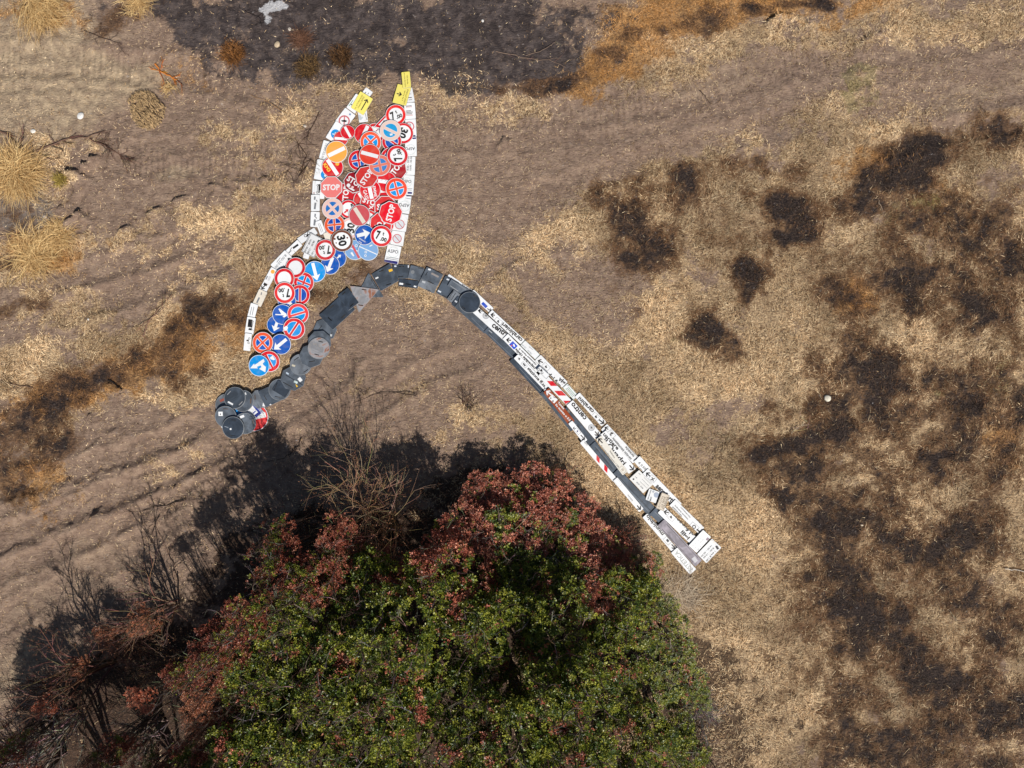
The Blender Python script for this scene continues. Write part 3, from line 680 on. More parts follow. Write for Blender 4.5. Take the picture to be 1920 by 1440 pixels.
# ---- white panels along the right side of the head
def aspo(z, x, y, l, a, h, extra=()):
    p, q = pt(x, y, -l / 2, a), pt(x, y, l / 2, a)
    return [('o', x + 8, y + 12, l * .46, l * .5, lin(196, 208, 208), 'logo_circle'), ('t', 'ASPO', p[0], p[1], q[0], q[1], h, lin(62, 64, 72), 0.0), *extra]
panel(1, 1512, 345, 1552, 548, 128, 'white notice panel at the right tip with a line of black letters', [('r', 1500, 480, 1572, 476, 10, BLACK, 'text_line'), ('r', 1515, 430, 1565, 426, 7, GREYT, 'text_line'), ('r', 1530, 510, 1575, 506, 7, GREYT, 'text_line')])
panel(1, 1538, 552, 1552, 770, 150, 'white notice panel with black and red text lines at the right edge', [('r', 1492, 598, 1570, 592, 9, BLACK, 'text_line'), ('r', 1490, 612, 1575, 607, 7, lin(190, 110, 110), 'text_line'), ('r', 1490, 664, 1560, 660, 9, BLACK, 'text_line'), ('r', 1495, 682, 1585, 677, 9, BLACK, 'text_line'), ('r', 1495, 703, 1575, 700, 9, BLACK, 'text_line'), ('r', 1497, 722, 1585, 718, 7, lin(190, 110, 110), 'text_line')])
panel(1, 1550, 772, 1562, 1016, 150, 'white panel with a faded red ring above the upside-down lettering', [('o', 1535, 872, 54, 68, lin(200, 100, 110), 'red_ring'), ('r', 1540, 830, 1555, 858, 8, GREYT, 'symbol'), ('r', 1580, 1000, 1620, 1000, 18, NAVY, 'blue_print')])
panel(1, 1556, 1018, 1558, 1284, 160, 'white panel with upside-down capital letters beside a weight limit sign', aspo(1, 1545, 1180, 140, 180, 40, [('r', 1580, 1040, 1630, 1036, 20, NAVY, 'blue_print')]))
panel(2, 1555, -42, 1545, 212, 130, 'white panel with parking hours written up the right edge', [('t', '8.00 - 20.00', 1512, 150, 1525, -40, 26, BLACK, 0), ('t', '16.00 - 00.00', 1548, 150, 1562, -40, 26, BLACK, 0), ('r', 1490, 160, 1500, 190, 14, NAVY, 'blue_print')])
panel(2, 1532, 214, 1512, 488, 152, 'white panel with upright capital letters right of the orange crossed disc', aspo(2, 1496, 300, 130, -3, 44, [('r', 1512, 458, 1572, 462, 26, NAVY, 'blue_print'), ('r', 1510, 400, 1575, 402, 6, GREYT, 'text_line'), ('r', 1515, 420, 1570, 424, 6, GREYT, 'text_line')]))
panel(2, 1478, 490, 1444, 742, 178, 'white panel with upside-down capital letters right of the bright red stop sign', aspo(2, 1462, 630, 146, 174, 46, [('r', 1495, 498, 1565, 500, 20, NAVY, 'blue_print'), ('r', 1480, 530, 1560, 545, 6, GREYT, 'text_line')]))
panel(2, 1428, 748, 1390, 986, 196, 'white panel with a pale red slashed ring, upper of two alike', [('c', 1402, 896, 62, lin(208, 214, 220), 'grey_disc'), ('o', 1402, 896, 56, 68, lin(200, 120, 124), 'red_ring'), ('r', 1362, 850, 1442, 942, 10, lin(190, 110, 114), 'slash')])
panel(2, 1386, 988, 1358, 1186, 180, 'white panel with a pale red slashed ring, lower of two alike', [('c', 1366, 1092, 58, lin(208, 214, 220), 'grey_disc'), ('o', 1366, 1092, 52, 64, lin(200, 120, 124), 'red_ring'), ('r', 1328, 1048, 1404, 1136, 10, lin(190, 110, 114), 'slash')])

# ---- face-down signs of the stem (starting at the bud-like base on the left)
no_entry(5, 835, 785, 258, 12, 'large no entry disc half hidden under the pile of face-down discs', lin(232, 58, 62))
blue(5, 470, 830, 258, (), 'large blue disc showing only its rim under the pile of face-down discs', LBLUE)
sign('information_sign', 5, ('r', 950, 610, 640, 880, 250), 'blue and white text sign wedged under the pile of face-down discs', 'road sign', None, WHITE,
     [('p', [(865, 500), (1005, 690), (890, 795), (855, 750), (920, 700), (810, 560)], lin(34, 56, 150), 'blue_field'), ('t', 'PER DISCI', 880, 560, 985, 700, 30, WHITE, .02), ('t', '11', 850, 690, 900, 740, 60, lin(34, 56, 150), .03)])
back(5, ('o', 960, 460, 165, 8), 'grey octagon lying face down next to the pile of discs', 'light', [('r', 868, 390, 878, 470, 14, lin(90, 70, 56), 'bracket_slot'), ('r', 1010, 560, 1070, 570, 60, WHITE, 'sticker')])
back(5, ('r', 1000, 470, 1260, 345, 320), 'dark rectangle lying face down beside the pile of discs', 'dark', [('r', 1040, 400, 1085, 480, 12, lin(26, 27, 30), 'bracket_slot'), ('r', 1140, 555, 1172, 590, 26, WHITE, 'sticker')])
back(4, ('d', 1010, 1185, 148, 10), 'grey disc lying face down under a small dark rectangle', 'mid', [('r', 950, 1280, 1020, 1292, 10, lin(26, 27, 30), 'bracket_slot')])
back(4, ('r', 955, 1120, 1135, 1230, 160), 'small dark rectangle lying face down on a grey disc', 'navy', [('r', 935, 1205, 985, 1090, 8, lin(20, 20, 24), 'bracket_slot')])
back(4, ('o', 1200, 1030, 160, 30), 'grey octagon lying face down with stickers and a yellow tag', 'mid', [('r', 1060, 1080, 1200, 1160, 10, lin(24, 25, 28), 'bracket_slot'), ('r', 1100, 985, 1330, 1120, 10, lin(40, 44, 50), 'seam'), ('r', 1275, 1025, 1312, 1070, 46, WHITE, 'sticker'), ('p', [(1232, 1105), (1270, 1140), (1248, 1155)], lin(238, 190, 40), 'yellow_tag'), ('r', 1215, 1070, 1260, 1095, 30, lin(206, 224, 222), 'sticker'), ('r', 1105, 950, 1140, 975, 20, lin(190, 205, 220), 'sticker')])
back(4, ('d', 1305, 840, 148, 28), 'grey disc lying face down between two octagons', 'light', [('r', 1185, 850, 1230, 862, 26, lin(200, 192, 172), 'sticker'), ('r', 1210, 785, 1275, 740, 10, lin(26, 27, 30), 'bracket_slot'), ('r', 1345, 950, 1405, 910, 10, lin(26, 27, 30), 'bracket_slot')])
back(6, ('o', 370, 1020, 150, 22), 'grey octagon lying face down under the corner of the long dark rectangle', 'mid', [('r', 290, 1015, 325, 965, 10, lin(22, 23, 26), 'bracket_slot'), ('r', 430, 1115, 470, 1060, 10, lin(22, 23, 26), 'bracket_slot'), ('r', 440, 1095, 465, 1105, 30, lin(190, 196, 200), 'sticker')])
back(4, ('o', 1452, 720, 155, 20), 'plain grey octagon lying face down just below the rust-stained disc', 'mid', [('r', 1420, 805, 1500, 790, 12, lin(24, 25, 28), 'bracket_slot')])
back(6, ('o', 305, 1195, 152, 5), 'grey octagon lying face down under the rust-stained disc', 'mid')
back(4, ('d', 1556, 616, 150, -12), 'rust-stained pale disc lying face down on the octagons', 'rust', slots(1556, 616, 150, -15))
back(6, ('tri', [(972, 232), (1182, 572), (795, 575)], 0), 'plain dark triangle lying face down beneath the rusty triangle', 'mid', [('r', 985, 290, 1085, 450, 8, lin(24, 25, 28), 'seam'), ('r', 1005, 285, 1110, 455, 8, lin(24, 25, 28), 'seam')])
back(6, ('r', 385, 925, 690, 640, 280), 'long dark rectangle lying face down with four slots', 'navy', [('r', 440, 725, 490, 682, 14, lin(18, 19, 22), 'bracket_slot'), ('r', 600, 860, 650, 815, 14, lin(18, 19, 22), 'bracket_slot'), ('r', 415, 855, 465, 900, 14, lin(18, 19, 22), 'bracket_slot')])
back(6, ('tri', [(718, 415), (1118, 466), (838, 790)], 0), 'rusty triangle lying face down across the stem', 'rust', [('r', 880, 465, 945, 475, 14, lin(60, 44, 36), 'bracket_slot'), ('r', 830, 680, 900, 690, 14, lin(60, 44, 36), 'bracket_slot')])
back(6, ('r', 618, 496, 772, 706, 180), 'small navy rectangle lying face down on the rusty triangle', 'navy', [('r', 610, 540, 655, 500, 12, lin(18, 19, 22), 'bracket_slot'), ('r', 720, 705, 775, 660, 12, lin(18, 19, 22), 'bracket_slot')])
back(7, ('r', 205, 440, 475, 475, 105), 'dark panel with white stickers lying face down under the upper arc panels', 'navy', [('r', 215, 458, 268, 465, 26, WHITE, 'sticker'), ('r', 415, 495, 450, 502, 20, WHITE, 'sticker'), ('r', 305, 462, 375, 472, 12, lin(20, 21, 24), 'bracket_slot')])
back(7, ('r', 118, 292, 352, 290, 190), 'dark panel lying face down below the lowest white lettered panel', 'dark', [('r', 205, 220, 280, 222, 10, lin(22, 23, 26), 'bracket_slot'), ('r', 200, 358, 270, 360, 10, lin(22, 23, 26), 'bracket_slot'), ('r', 332, 222, 348, 222, 32, lin(214, 220, 230), 'sticker'), ('r', 145, 218, 175, 218, 20, lin(214, 220, 230), 'sticker')])
back(6, ('r', 1075, 370, 1330, 228, 268), 'dark square lying face down with a yellow sticker', 'dark', [('r', 1255, 212, 1305, 195, 34, lin(238, 186, 36), 'yellow_sticker'), ('r', 1068, 315, 1108, 298, 20, WHITE, 'sticker'), ('r', 1120, 220, 1185, 198, 12, lin(22, 23, 26), 'bracket_slot'), ('r', 1215, 408, 1285, 385, 12, lin(22, 23, 26), 'bracket_slot')])
back(7, ('r', 354, 292, 540, 335, 185), 'scuffed grey panel lying face down at the crest of the arc', 'mid', [('r', 470, 240, 545, 255, 10, lin(24, 25, 28), 'bracket_slot'), ('c', 400, 300, 26, lin(120, 124, 128), 'scuff')])
back(7, ('r', 490, 440, 715, 545, 112), 'pale scuffed panel lying face down on the inner side of the arc', 'light', [('r', 530, 430, 575, 445, 26, lin(176, 180, 184), 'sticker'), ('r', 580, 540, 650, 565, 10, lin(28, 29, 32), 'bracket_slot')])
back(7, ('r', 556, 310, 782, 420, 186), 'scratched grey panel lying face down beyond the crest of the arc', 'mid', [('r', 580, 350, 605, 300, 10, lin(22, 23, 26), 'bracket_slot'), ('r', 615, 428, 690, 465, 10, lin(22, 23, 26), 'bracket_slot'), ('r', 615, 262, 650, 272, 22, WHITE, 'sticker'), ('r', 660, 320, 760, 370, 26, lin(150, 142, 138), 'scuff')])
panel(7, 882, 352, 1228, 592, 66, 'white panel with upside-down railway lettering along the top of the arc', [('t', 'stazione ff.ss.', 1215, 570, 1075, 475, 30, BLACK, .02)], group=G_T, name='direction_sign')
back(7, ('r', 790, 465, 985, 575, 275), 'large dark panel lying face down before the dark disc', 'dark', [('r', 870, 398, 905, 408, 20, lin(214, 220, 228), 'sticker'), ('r', 750, 555, 792, 578, 20, lin(214, 220, 228), 'sticker'), ('r', 810, 620, 895, 660, 10, lin(26, 27, 30), 'bracket_slot')])
back(7, ('r', 910, 445, 1165, 600, 108), 'ribbed grey panel lying face down beside the dark disc', 'mid', [('r', 960, 430, 1140, 548, 12, lin(120, 126, 132), 'rib'), ('r', 920, 490, 1030, 565, 10, lin(140, 144, 148), 'rib')])
back(7, ('r', 925, 610, 1025, 690, 165), 'short ribbed panel lying face down beside the dark disc', 'light', [('r', 965, 570, 905, 660, 8, lin(40, 42, 46), 'rib'), ('r', 995, 595, 935, 690, 8, lin(40, 42, 46), 'rib')])
back(7, ('r', 980, 690, 1110, 790, 150), 'navy panel lying face down half under the dark disc', 'navy', [('r', 985, 700, 1015, 720, 20, lin(190, 196, 204), 'sticker')])
back(11, ('r', 80, 380, 620, 860, 170), 'upper strip of grey rail lying face down beside the centre panel', 'dark', [('r', 330, 640, 590, 890, 8, lin(110, 118, 128), 'rib')])
back(11, ('r', 600, 830, 1150, 1360, 150), 'middle strip of grey rail lying face down beside the hospital panel', 'dark', [('r', 640, 860, 700, 910, 14, lin(170, 176, 182), 'sticker'), ('r', 640, 930, 1080, 1350, 8, lin(110, 118, 128), 'rib')])
back(12, ('r', 200, 500, 780, 1130, 150), 'strip of grey rail lying face down beside the railway station panel', 'navy', [('r', 330, 680, 720, 1110, 8, lin(110, 118, 128), 'rib')])
back(13, ('r', 60, 230, 620, 920, 110), 'thin strip of grey rail lying face down under the brown panel', 'dark')
back(13, ('r', 440, 560, 1010, 1230, 160), 'strip of grey rail lying face down below the second centre panel', 'dark', [('r', 520, 570, 560, 600, 50, lin(120, 112, 106), 'scuff'), ('r', 700, 850, 760, 915, 10, lin(28, 29, 32), 'bracket_slot')])
back(14, ('r', 280, 310, 745, 860, 150), 'double strip of grey rail lying face down beside the striped panel', 'dark', [('r', 330, 360, 660, 770, 8, lin(28, 29, 32), 'rib'), ('r', 345, 340, 690, 750, 8, lin(110, 118, 128), 'rib')])
back(14, ('r', 690, 810, 1390, 1560, 190), 'broad strip of grey rail lying face down below the price table', 'dark', [('r', 770, 900, 1360, 1530, 8, lin(28, 29, 32), 'rib'), ('r', 740, 915, 1300, 1520, 8, lin(120, 128, 136), 'rib')])
back(15, ('r', 600, 930, 790, 1110, 160), 'short strip of grey rail lying face down under the fire brigade panel', 'navy', [('r', 640, 950, 800, 1110, 8, lin(120, 128, 136), 'rib')])
# the pile of discs at the base
back(5, ('d', 352, 562, 196, 20), 'grey disc lying face down with a rust-red sticker', 'light', [('r', 240, 500, 318, 465, 44, lin(150, 84, 70), 'red_sticker')])
back(5, ('d', 665, 495, 194, 60), 'grey disc lying face down at the back of the pile with a rusty bracket', 'mid', [('r', 812, 450, 808, 545, 26, lin(96, 78, 68), 'bracket'), ('r', 705, 345, 720, 385, 20, WHITE, 'sticker')])
back(5, ('d', 523, 440, 196, 40), 'clean dark disc with two slots lying face down on top of the pile', 'dark', [('r', 385, 385, 448, 318, 14, lin(150, 152, 156), 'bracket_slot'), ('r', 605, 570, 668, 505, 14, lin(150, 152, 156), 'bracket_slot'), ('r', 402, 510, 495, 560, 30, WHITE, 'sticker')])
back(5, ('d', 368, 775, 194, 0), 'dark disc lying face down with a square white sticker and rusty slot', 'mid', [('r', 240, 722, 318, 722, 76, WHITE, 'sticker'), ('c', 275, 728, 12, BLACK, 'print'), ('r', 330, 630, 425, 636, 14, lin(80, 66, 58), 'bracket_slot')])
back(5, ('d', 712, 895, 192, 0), 'blue-grey disc lying face down with a small white sticker near the red sign', 'mid', [('r', 630, 785, 700, 758, 44, WHITE, 'sticker'), ('r', 845, 820, 862, 905, 16, lin(104, 92, 84), 'bracket_slot')])
back(5, ('d', 515, 968, 200, 0), 'dark blue-grey disc with white paint drips lying face down on the pile', 'navy', [('c', 470, 992, 18, WHITE, 'paint_spot'), ('r', 360, 945, 430, 965, 8, lin(170, 178, 190), 'scratch'), ('r', 490, 828, 585, 832, 12, lin(40, 42, 46), 'bracket_slot'), ('r', 460, 1110, 555, 1114, 12, lin(40, 42, 46), 'bracket_slot')])

# ---- direction panels of the lower stem
K = BLACK
def icon(x0, y0, x1, y1, w, sym=BLACK):
    mx, my = (x0 + x1) / 2, (y0 + y1) / 2
    return [('f', x0, y0, x1, y1, w, 5, GREYT, 'icon_frame'), ('p', [(mx - w * .28, my), (mx - 4, my - w * .26), (mx + w * .2, my - w * .18), (mx + w * .05, my), (mx + w * .25, my + w * .12), (mx, my + w * .3)], sym, 'icon')]
def dpan(z, x0, y0, x1, y1, w, label, layers, face=WHITE, name='direction_sign', thick=.022):
    panel(z, x0, y0, x1, y1, w, label, layers, face, G_T, name, 'sign panel', 'dark', thick)
dpan(11, 330, 170, 690, 505, 112, 'white panel with a blue logo emerging from under the dark disc', [('r', 520, 365, 600, 445, 55, lin(28, 74, 186), 'blue_logo'), ('a', 610, 470, 690, 510, 60, K)])
dpan(11, 300, 405, 940, 985, 140, 'long white centre panel with a grey ring icon, upper of the two', [('a', 540, 520, 442, 510, 88, K), ('o', 590, 602, 40, 62, lin(170, 172, 176), 'ring_icon'), ('o', 590, 602, 20, 32, lin(150, 152, 156), 'ring_icon'), ('c', 590, 602, 14, K, 'icon_dot'), ('t', 'centr', 715, 752, 955, 930, 84, K, .02)])
dpan(11, 662, 532, 1248, 1072, 112, 'long white police station panel, upper of the two', [('t', 'carabinieri', 1228, 1052, 880, 742, 62, K, .02), ('a', 750, 590, 668, 578, 86, K), *icon(755, 655, 865, 745, 92)])
dpan(11, 1248, 1082, 1516, 1342, 128, 'white panel with faded grey hours 08.00-20.00 beside the hospital panel', [('f', 1252, 1086, 1512, 1338, 122, 4, lin(150, 170, 160), 'border'), ('t', '08.00 - 20.00', 1410, 1290, 1235, 1115, 30, lin(160, 168, 176), .0), ('r', 1360, 1150, 1430, 1210, 7, GREYT, 'text_line'), ('r', 1405, 1335, 1440, 1360, 20, K, 'lorry')])
dpan(12, 68, 108, 672, 712, 138, 'long white hospital panel with a blue emblem', [('a', 175, 180, 82, 168, 86, K), ('r', 172, 222, 260, 312, 92, lin(24, 74, 196), 'blue_emblem'), ('p', [(205, 255), (228, 240), (248, 285), (225, 300)], WHITE, 'emblem_figure'), ('c', 183, 272, 14, lin(200, 60, 60), 'emblem_dot'), ('t', 'ospedale civile', 602, 690, 250, 338, 40, K, .02), ('t', 'Giovanni Paolo II', 625, 615, 320, 328, 28, K, .015)])
dpan(12, 655, 485, 1142, 977, 148, 'long white fire brigade panel, upper of the two', [('a', 750, 575, 652, 535, 84, K), *icon(755, 600, 855, 700, 92), ('t', 'vig', 1045, 850, 1150, 950, 66, K, .02), ('t', 'del fuo', 850, 770, 1070, 1005, 58, K, .02)])
dpan(12, 262, 462, 816, 1040, 112, 'long white railway station panel', [('t', 'stazione ff.ss.', 480, 668, 800, 1015, 46, K, .025), ('a', 300, 520, 340, 500, 50, K), ('f', 370, 575, 450, 660, 60, 5, GREYT, 'icon_frame'), ('r', 390, 590, 430, 640, 26, lin(60, 62, 70), 'train_icon')])
dpan(12, 700, 770, 1215, 1300, 128, 'red and white striped barrier panel, upper of the two', [('p', [(815, 905), (925, 905), (1005, 995), (885, 995)], RED, 'stripe'), ('p', [(945, 1082), (1082, 1085), (1165, 1168), (1025, 1168)], RED, 'stripe'), ('p', [(1108, 1260), (1240, 1262), (1150, 1322)], RED, 'stripe')], name='barrier_panel')
dpan(12, 655, 672, 838, 838, 98, 'small white panel with a bicycle symbol on the lower stem', [('o', 670, 700, 14, 22, K, 'wheel'), ('o', 730, 760, 14, 22, K, 'wheel'), ('p', [(690, 715), (725, 690), (740, 725), (705, 740)], K, 'rider'), ('f', 660, 676, 834, 834, 90, 4, GREYT, 'border')], name='supplementary_panel', thick=.012)
dpan(12, 1146, 986, 1342, 1208, 118, 'small white panel with green text lines', [('r', 1205, 1020, 1335, 1170, 10, lin(90, 160, 120), 'text_line'), ('r', 1180, 1030, 1310, 1180, 10, GREYT, 'text_line'), ('r', 1158, 1042, 1290, 1195, 10, lin(110, 170, 135), 'text_line'), ('f', 1150, 992, 1338, 1202, 112, 4, lin(150, 180, 164), 'border')], name='supplementary_panel', thick=.012)
dpan(13, 100, 190, 660, 850, 40, 'thin white edge panel running along the brown panel', [])
dpan(13, 128, 205, 592, 800, 128, 'brown tourist panel with a white arrow and white lettering', [('a', 225, 290, 128, 220, 92, WHITE), ('r', 205, 315, 305, 410, 96, WHITE, 'white_box'), ('r', 255, 325, 300, 345, 14, GREYT, 'picture'), ('c', 212, 350, 12, BLACK, 'picture'), ('c', 252, 402, 14, BLACK, 'picture'), ('t', 'Tombe', 345, 418, 452, 540, 38, WHITE, .015), ('t', 'Su monte o S.Spe', 300, 455, 602, 800, 36, WHITE, .015)], BROWN)
dpan(13, 690, 285, 1172, 822, 116, 'long white police station panel, lower of the two', [('t', 'carabini', 975, 605, 712, 345, 62, K, .02), *icon(975, 635, 1085, 735, 96), ('a', 1080, 735, 1180, 812, 88, K)])
dpan(14, 500, 0, 1075, 610, 150, 'long white tourist information panel with a question mark', [('a', 580, 50, 510, 5, 84, K), ('f', 590, 75, 680, 190, 96, 5, GREYT, 'icon_frame'), ('t', '?', 600, 118, 668, 140, 66, K, .01), ('t', 'servizio informazioni', 985, 590, 660, 215, 40, K, .0), ('t', 'turistiche', 1035, 540, 885, 365, 40, K, .0), ('r', 930, 350, 1065, 510, 8, K, 'line')])
dpan(13, 548, 430, 1068, 1045, 152, 'long white centre panel with a grey ring icon, lower of the two', [('t', 'centro', 830, 735, 580, 445, 80, K, .02), ('o', 945, 880, 40, 62, lin(170, 172, 176), 'ring_icon'), ('o', 945, 880, 20, 32, lin(150, 152, 156), 'ring_icon'), ('c', 945, 880, 14, K, 'icon_dot'), ('a', 1010, 950, 1078, 1028, 88, K)])
dpan(14, 470, 110, 1010, 800, 160, 'long white district panel with large cut-off black lettering', [('t', 'uartiere', 500, 115, 760, 395, 58, K, .02), ('t', 'il Quadri', 500, 220, 880, 670, 74, K, .02), ('a', 960, 690, 1042, 790, 98, K)])
dpan(14, 400, 188, 878, 835, 118, 'cream institute panel with fine lettering lying over the district panel', [('a', 470, 290, 388, 205, 88, K), ('t', 'Euromediterraneo / ISR', 445, 335, 765, 730, 28, lin(90, 88, 84), .0), ('t', 'Istituto', 605, 430, 690, 555, 28, lin(90, 88, 84), .0), ('f', 785, 720, 870, 820, 80, 6, lin(190, 180, 166), 'logo_frame'), ('c', 830, 770, 22, lin(190, 180, 166), 'logo')], lin(226, 222, 212))
dpan(13, 558, 775, 836, 1128, 92, 'white panel end with a letter, an icon and an arrow below the brown panel', [('t', 'c', 605, 885, 645, 865, 48, K, .02), *icon(650, 895, 730, 985, 66, NAVY), ('a', 750, 1010, 830, 1095, 78, K)])
dpan(14, 95, 255, 692, 952, 92, 'narrow white barrier panel with two red stripes', [('t', 'istit', 195, 325, 140, 270, 22, lin(90, 92, 96), 0), ('p', [(362, 495), (422, 560), (412, 655), (358, 590)], RED, 'stripe'), ('p', [(505, 660), (562, 730), (552, 828), (495, 765)], RED, 'stripe')], name='barrier_panel')
dpan(14, 1085, 570, 1290, 800, 150, 'white panel with price 0.50 per hour', [('t', '\u20ac 0.50', 1120, 635, 1245, 760, 40, K, .01), ('t', '1 ora', 1135, 715, 1195, 795, 26, K, .01), ('r', 1035, 590, 1080, 555, 44, K, 'meter_symbol')])
dpan(14, 1235, 795, 1850, 1430, 140, 'long white airport panel with an aeroplane icon', [('a', 1330, 890, 1250, 820, 92, K), ('f', 1325, 890, 1420, 975, 96, 5, GREYT, 'icon_frame'), ('x', 1372, 940, 40, 16, 20, K, 'aeroplane_icon'), ('t', 'aeroporto', 1450, 1045, 1775, 1370, 78, K, .025)])
dpan(14, 690, 930, 1170, 1500, 100, 'narrow white panel with small faded lettering and an arrow', [('t', 'istituto', 1005, 1330, 915, 1215, 30, lin(110, 112, 116), 0), ('f', 690, 935, 790, 1050, 70, 5, lin(190, 192, 196), 'logo_frame'), ('a', 1090, 1410, 1160, 1490, 90, K)])
dpan(15, 955, 780, 1485, 1290, 150, 'long white commerce and industry office panel', [('t', 'commercio', 1110, 860, 1285, 1050, 26, K, .0), ('t', 'industria turismo', 1005, 830, 1245, 1085, 26, K, .0), ('t', 'pattecolo', 965, 855, 1135, 1030, 26, K, .0), ('f', 1290, 1165, 1410, 1275, 110, 5, GREYT, 'icon_frame'), ('o', 1350, 1222, 20, 36, lin(70, 70, 76), 'emblem'), ('r', 1400, 1265, 1470, 1330, 26, K, 'arrow_end')])
dpan(15, 745, 905, 1330, 1460, 160, 'long white fire brigade panel, lower of the two', [('a', 890, 960, 792, 940, 92, K), *icon(880, 990, 985, 1090, 100), ('t', 'el fuoco', 1345, 1375, 1030, 1065, 66, K, .02), ('t', 'igili', 1255, 1440, 1120, 1300, 60, K, .02)])
dpan(16, 175, 245, 720, 885, 112, 'white town hall panel with icon and arrow', [('t', 'municipio', 500, 600, 205, 245, 60, K, .025), ('f', 535, 650, 630, 755, 90, 5, GREYT, 'icon_frame'), ('r', 570, 680, 605, 720, 40, lin(60, 60, 66), 'emblem'), ('a', 660, 770, 735, 850, 90, K)])
dpan(16, 700, 868, 1045, 1265, 150, 'white panel with pale serif capitals at the foot of the stem', [('t', 'ESTETICA', 1010, 1235, 730, 895, 78, lin(150, 156, 152), -.004)])
panel(16, 460, 370, 1142, 1110, 168, 'mauve-grey ribbed rail lying face down at the foot of the stem', [('r', 560, 400, 1130, 1010, 10, lin(90, 86, 92), 'rib'), ('r', 590, 400, 1150, 1000, 8, lin(170, 166, 172), 'rib'), ('r', 480, 490, 1040, 1090, 10, lin(90, 86, 92), 'rib'), ('r', 1040, 1000, 1100, 1080, 70, lin(200, 200, 204), 'sticker')], metal('mauve'), G_K, 'reversed_road_sign', 'sign back', 'mid', .03)
panel(16, 1292, 568, 1030, 852, 202, 'faded parking hours panel at the foot of the stem', [('t', '16.00 - 00.00', 1190, 640, 1020, 800, 26, lin(190, 192, 196), 0), ('t', '08.00 - 13.00', 1235, 665, 1065, 840, 26, lin(190, 192, 196), 0), ('t', '1 ora \u20ac', 1265, 720, 1120, 870, 24, lin(200, 202, 206), 0), ('r', 1280, 690, 1320, 650, 40, lin(140, 124, 140), 'coin_symbol')], group=G_T, thick=.03)
panel(16, 1470, 745, 1198, 1025, 235, 'parking hours panel with price 1.00 at the very foot of the stem', [('t', '16.00 - 00.00', 1378, 790, 1190, 990, 28, K, .0), ('t', '8.00 - 13.00', 1415, 830, 1230, 1015, 28, K, .0), ('t', '1 ora \u20ac 1.00', 1440, 890, 1280, 1070, 28, K, .01), ('p', [(1440, 800), (1478, 790), (1515, 845), (1475, 865)], lin(50, 50, 58), 'coin_symbol')], group=G_T, thick=.03)
panel(14, 1040, 850, 1288, 1115, 238, 'white price table panel lying across the rail', [('r', 1215, 905, 1330, 1020, 6, GREYT, 'text_line'), ('r', 1180, 935, 1300, 1060, 6, GREYT, 'text_line'), ('r', 1145, 980, 1270, 1100, 6, GREYT, 'text_line'), ('t', '00.00 - 24.00', 1085, 990, 1200, 1110, 24, GREYT, 0), ('c', 1028, 940, 16, lin(70, 70, 76), 'coin_symbol'), ('t', '1 ora', 1060, 890, 1095, 920, 22, GREYT, 0), ('r', 1120, 830, 1150, 860, 10, GREYT, 'text_line')], lin(226, 226, 224), G_T)
panel(14, 1275, 1205, 1465, 1275, 215, 'white panel with a blue-grey wheel clamp picture', [('c', 1440, 1225, 48, lin(160, 172, 192), 'clamp_picture'), ('c', 1385, 1165, 20, lin(170, 178, 190), 'clamp_picture'), ('t', 'ABBANDONARE', 1280, 1310, 1345, 1130, 22, GREYT, .01), ('t', 'RIFIUTI', 1325, 1330, 1350, 1260, 28, K, .01)], group=G_T)
panel(15, 722, 905, 835, 622, 152, 'cream panel with three lines of brown capitals lying on the rail', [('t', 'SU TUTTA', 705, 865, 785, 660, 30, lin(130, 116, 100), .0), ('t', 'LA SEDE', 752, 860, 822, 675, 30, lin(130, 116, 100), .0), ('t', 'STRADALE', 782, 890, 865, 675, 30, lin(130, 116, 100), .0), ('f', 725, 898, 832, 629, 140, 4, lin(150, 140, 128), 'border')], lin(226, 214, 196), G_T, thick=.02)
back(7, ('d', 1190, 725, 148, -40), 'dark navy disc lying face down where the rail begins', 'navy', [('r', 1235, 620, 1290, 655, 10, lin(30, 31, 34), 'bracket_slot'), ('r', 1090, 785, 1135, 825, 10, lin(30, 31, 34), 'bracket_slot')], thick=.022)
panel(2, 1334, 1186, 1280, 1432, 196, 'white panel with capital letters and a blue strip, lowest on the right edge', aspo(2, 1308, 1268, 148, -8, 48, [('r', 1190, 1400, 1372, 1428, 40, NAVY, 'blue_print'), ('r', 1215, 1345, 1385, 1370, 7, GREYT, 'text_line'), ('r', 1210, 1365, 1380, 1392, 7, GREYT, 'text_line')]))

# ---- round and octagonal signs of the head, bottom of the pile first
sign('priority_sign', 1, ('d', 1062, 962, 140, 0), 'white disc with a red ring under the pale no parking sign', 'road sign', G_D, WHITE, [('o', 1062, 962, 98, 133, RED, 'border'), ('r', 1070, 940, 1110, 905, 12, lin(150, 60, 70), 'symbol')])
sign('warning_sign', 1, ('tri', [(1040, 890), (1248, 660), (1330, 955)], 0), 'red-bordered warning triangle under the pale no parking sign', 'road sign', None, WHITE, [('p', [(1058, 880), (1240, 682), (1312, 938)], RED, 'border'), ('p', [(1108, 858), (1222, 735), (1268, 898)], WHITE, 'face'), ('r', 1160, 850, 1190, 790, 12, BLACK, 'symbol')])
weight(1, 1352, 722, 143, 22, 'weight limit 7.00 sign at the right tip below the yellow panels', lin(226, 40, 38))
limit30(1, 1455, 975, 140, -112, 'speed limit 30 sign with a bright red ring under the pale no parking sign', RED)
no_entry(1, 912, 976, 141, 63, 'no entry sign with a steep bar, highest of the full-size ones', RED)
no_stop(1, 1298, 1090, 138, -35, 'dark-ringed no parking sign below the pale no parking sign', RED, BLUE, cross=False)
no_stop(1, 1285, 1315, 142, 5, 'dark-ringed no stopping sign mostly under a weight limit sign', RED, BLUE)
no_stop(1, 835, 1340, 146, 10, 'red-ringed no stopping sign left of the orange-red no entry sign', RED, BLUE)
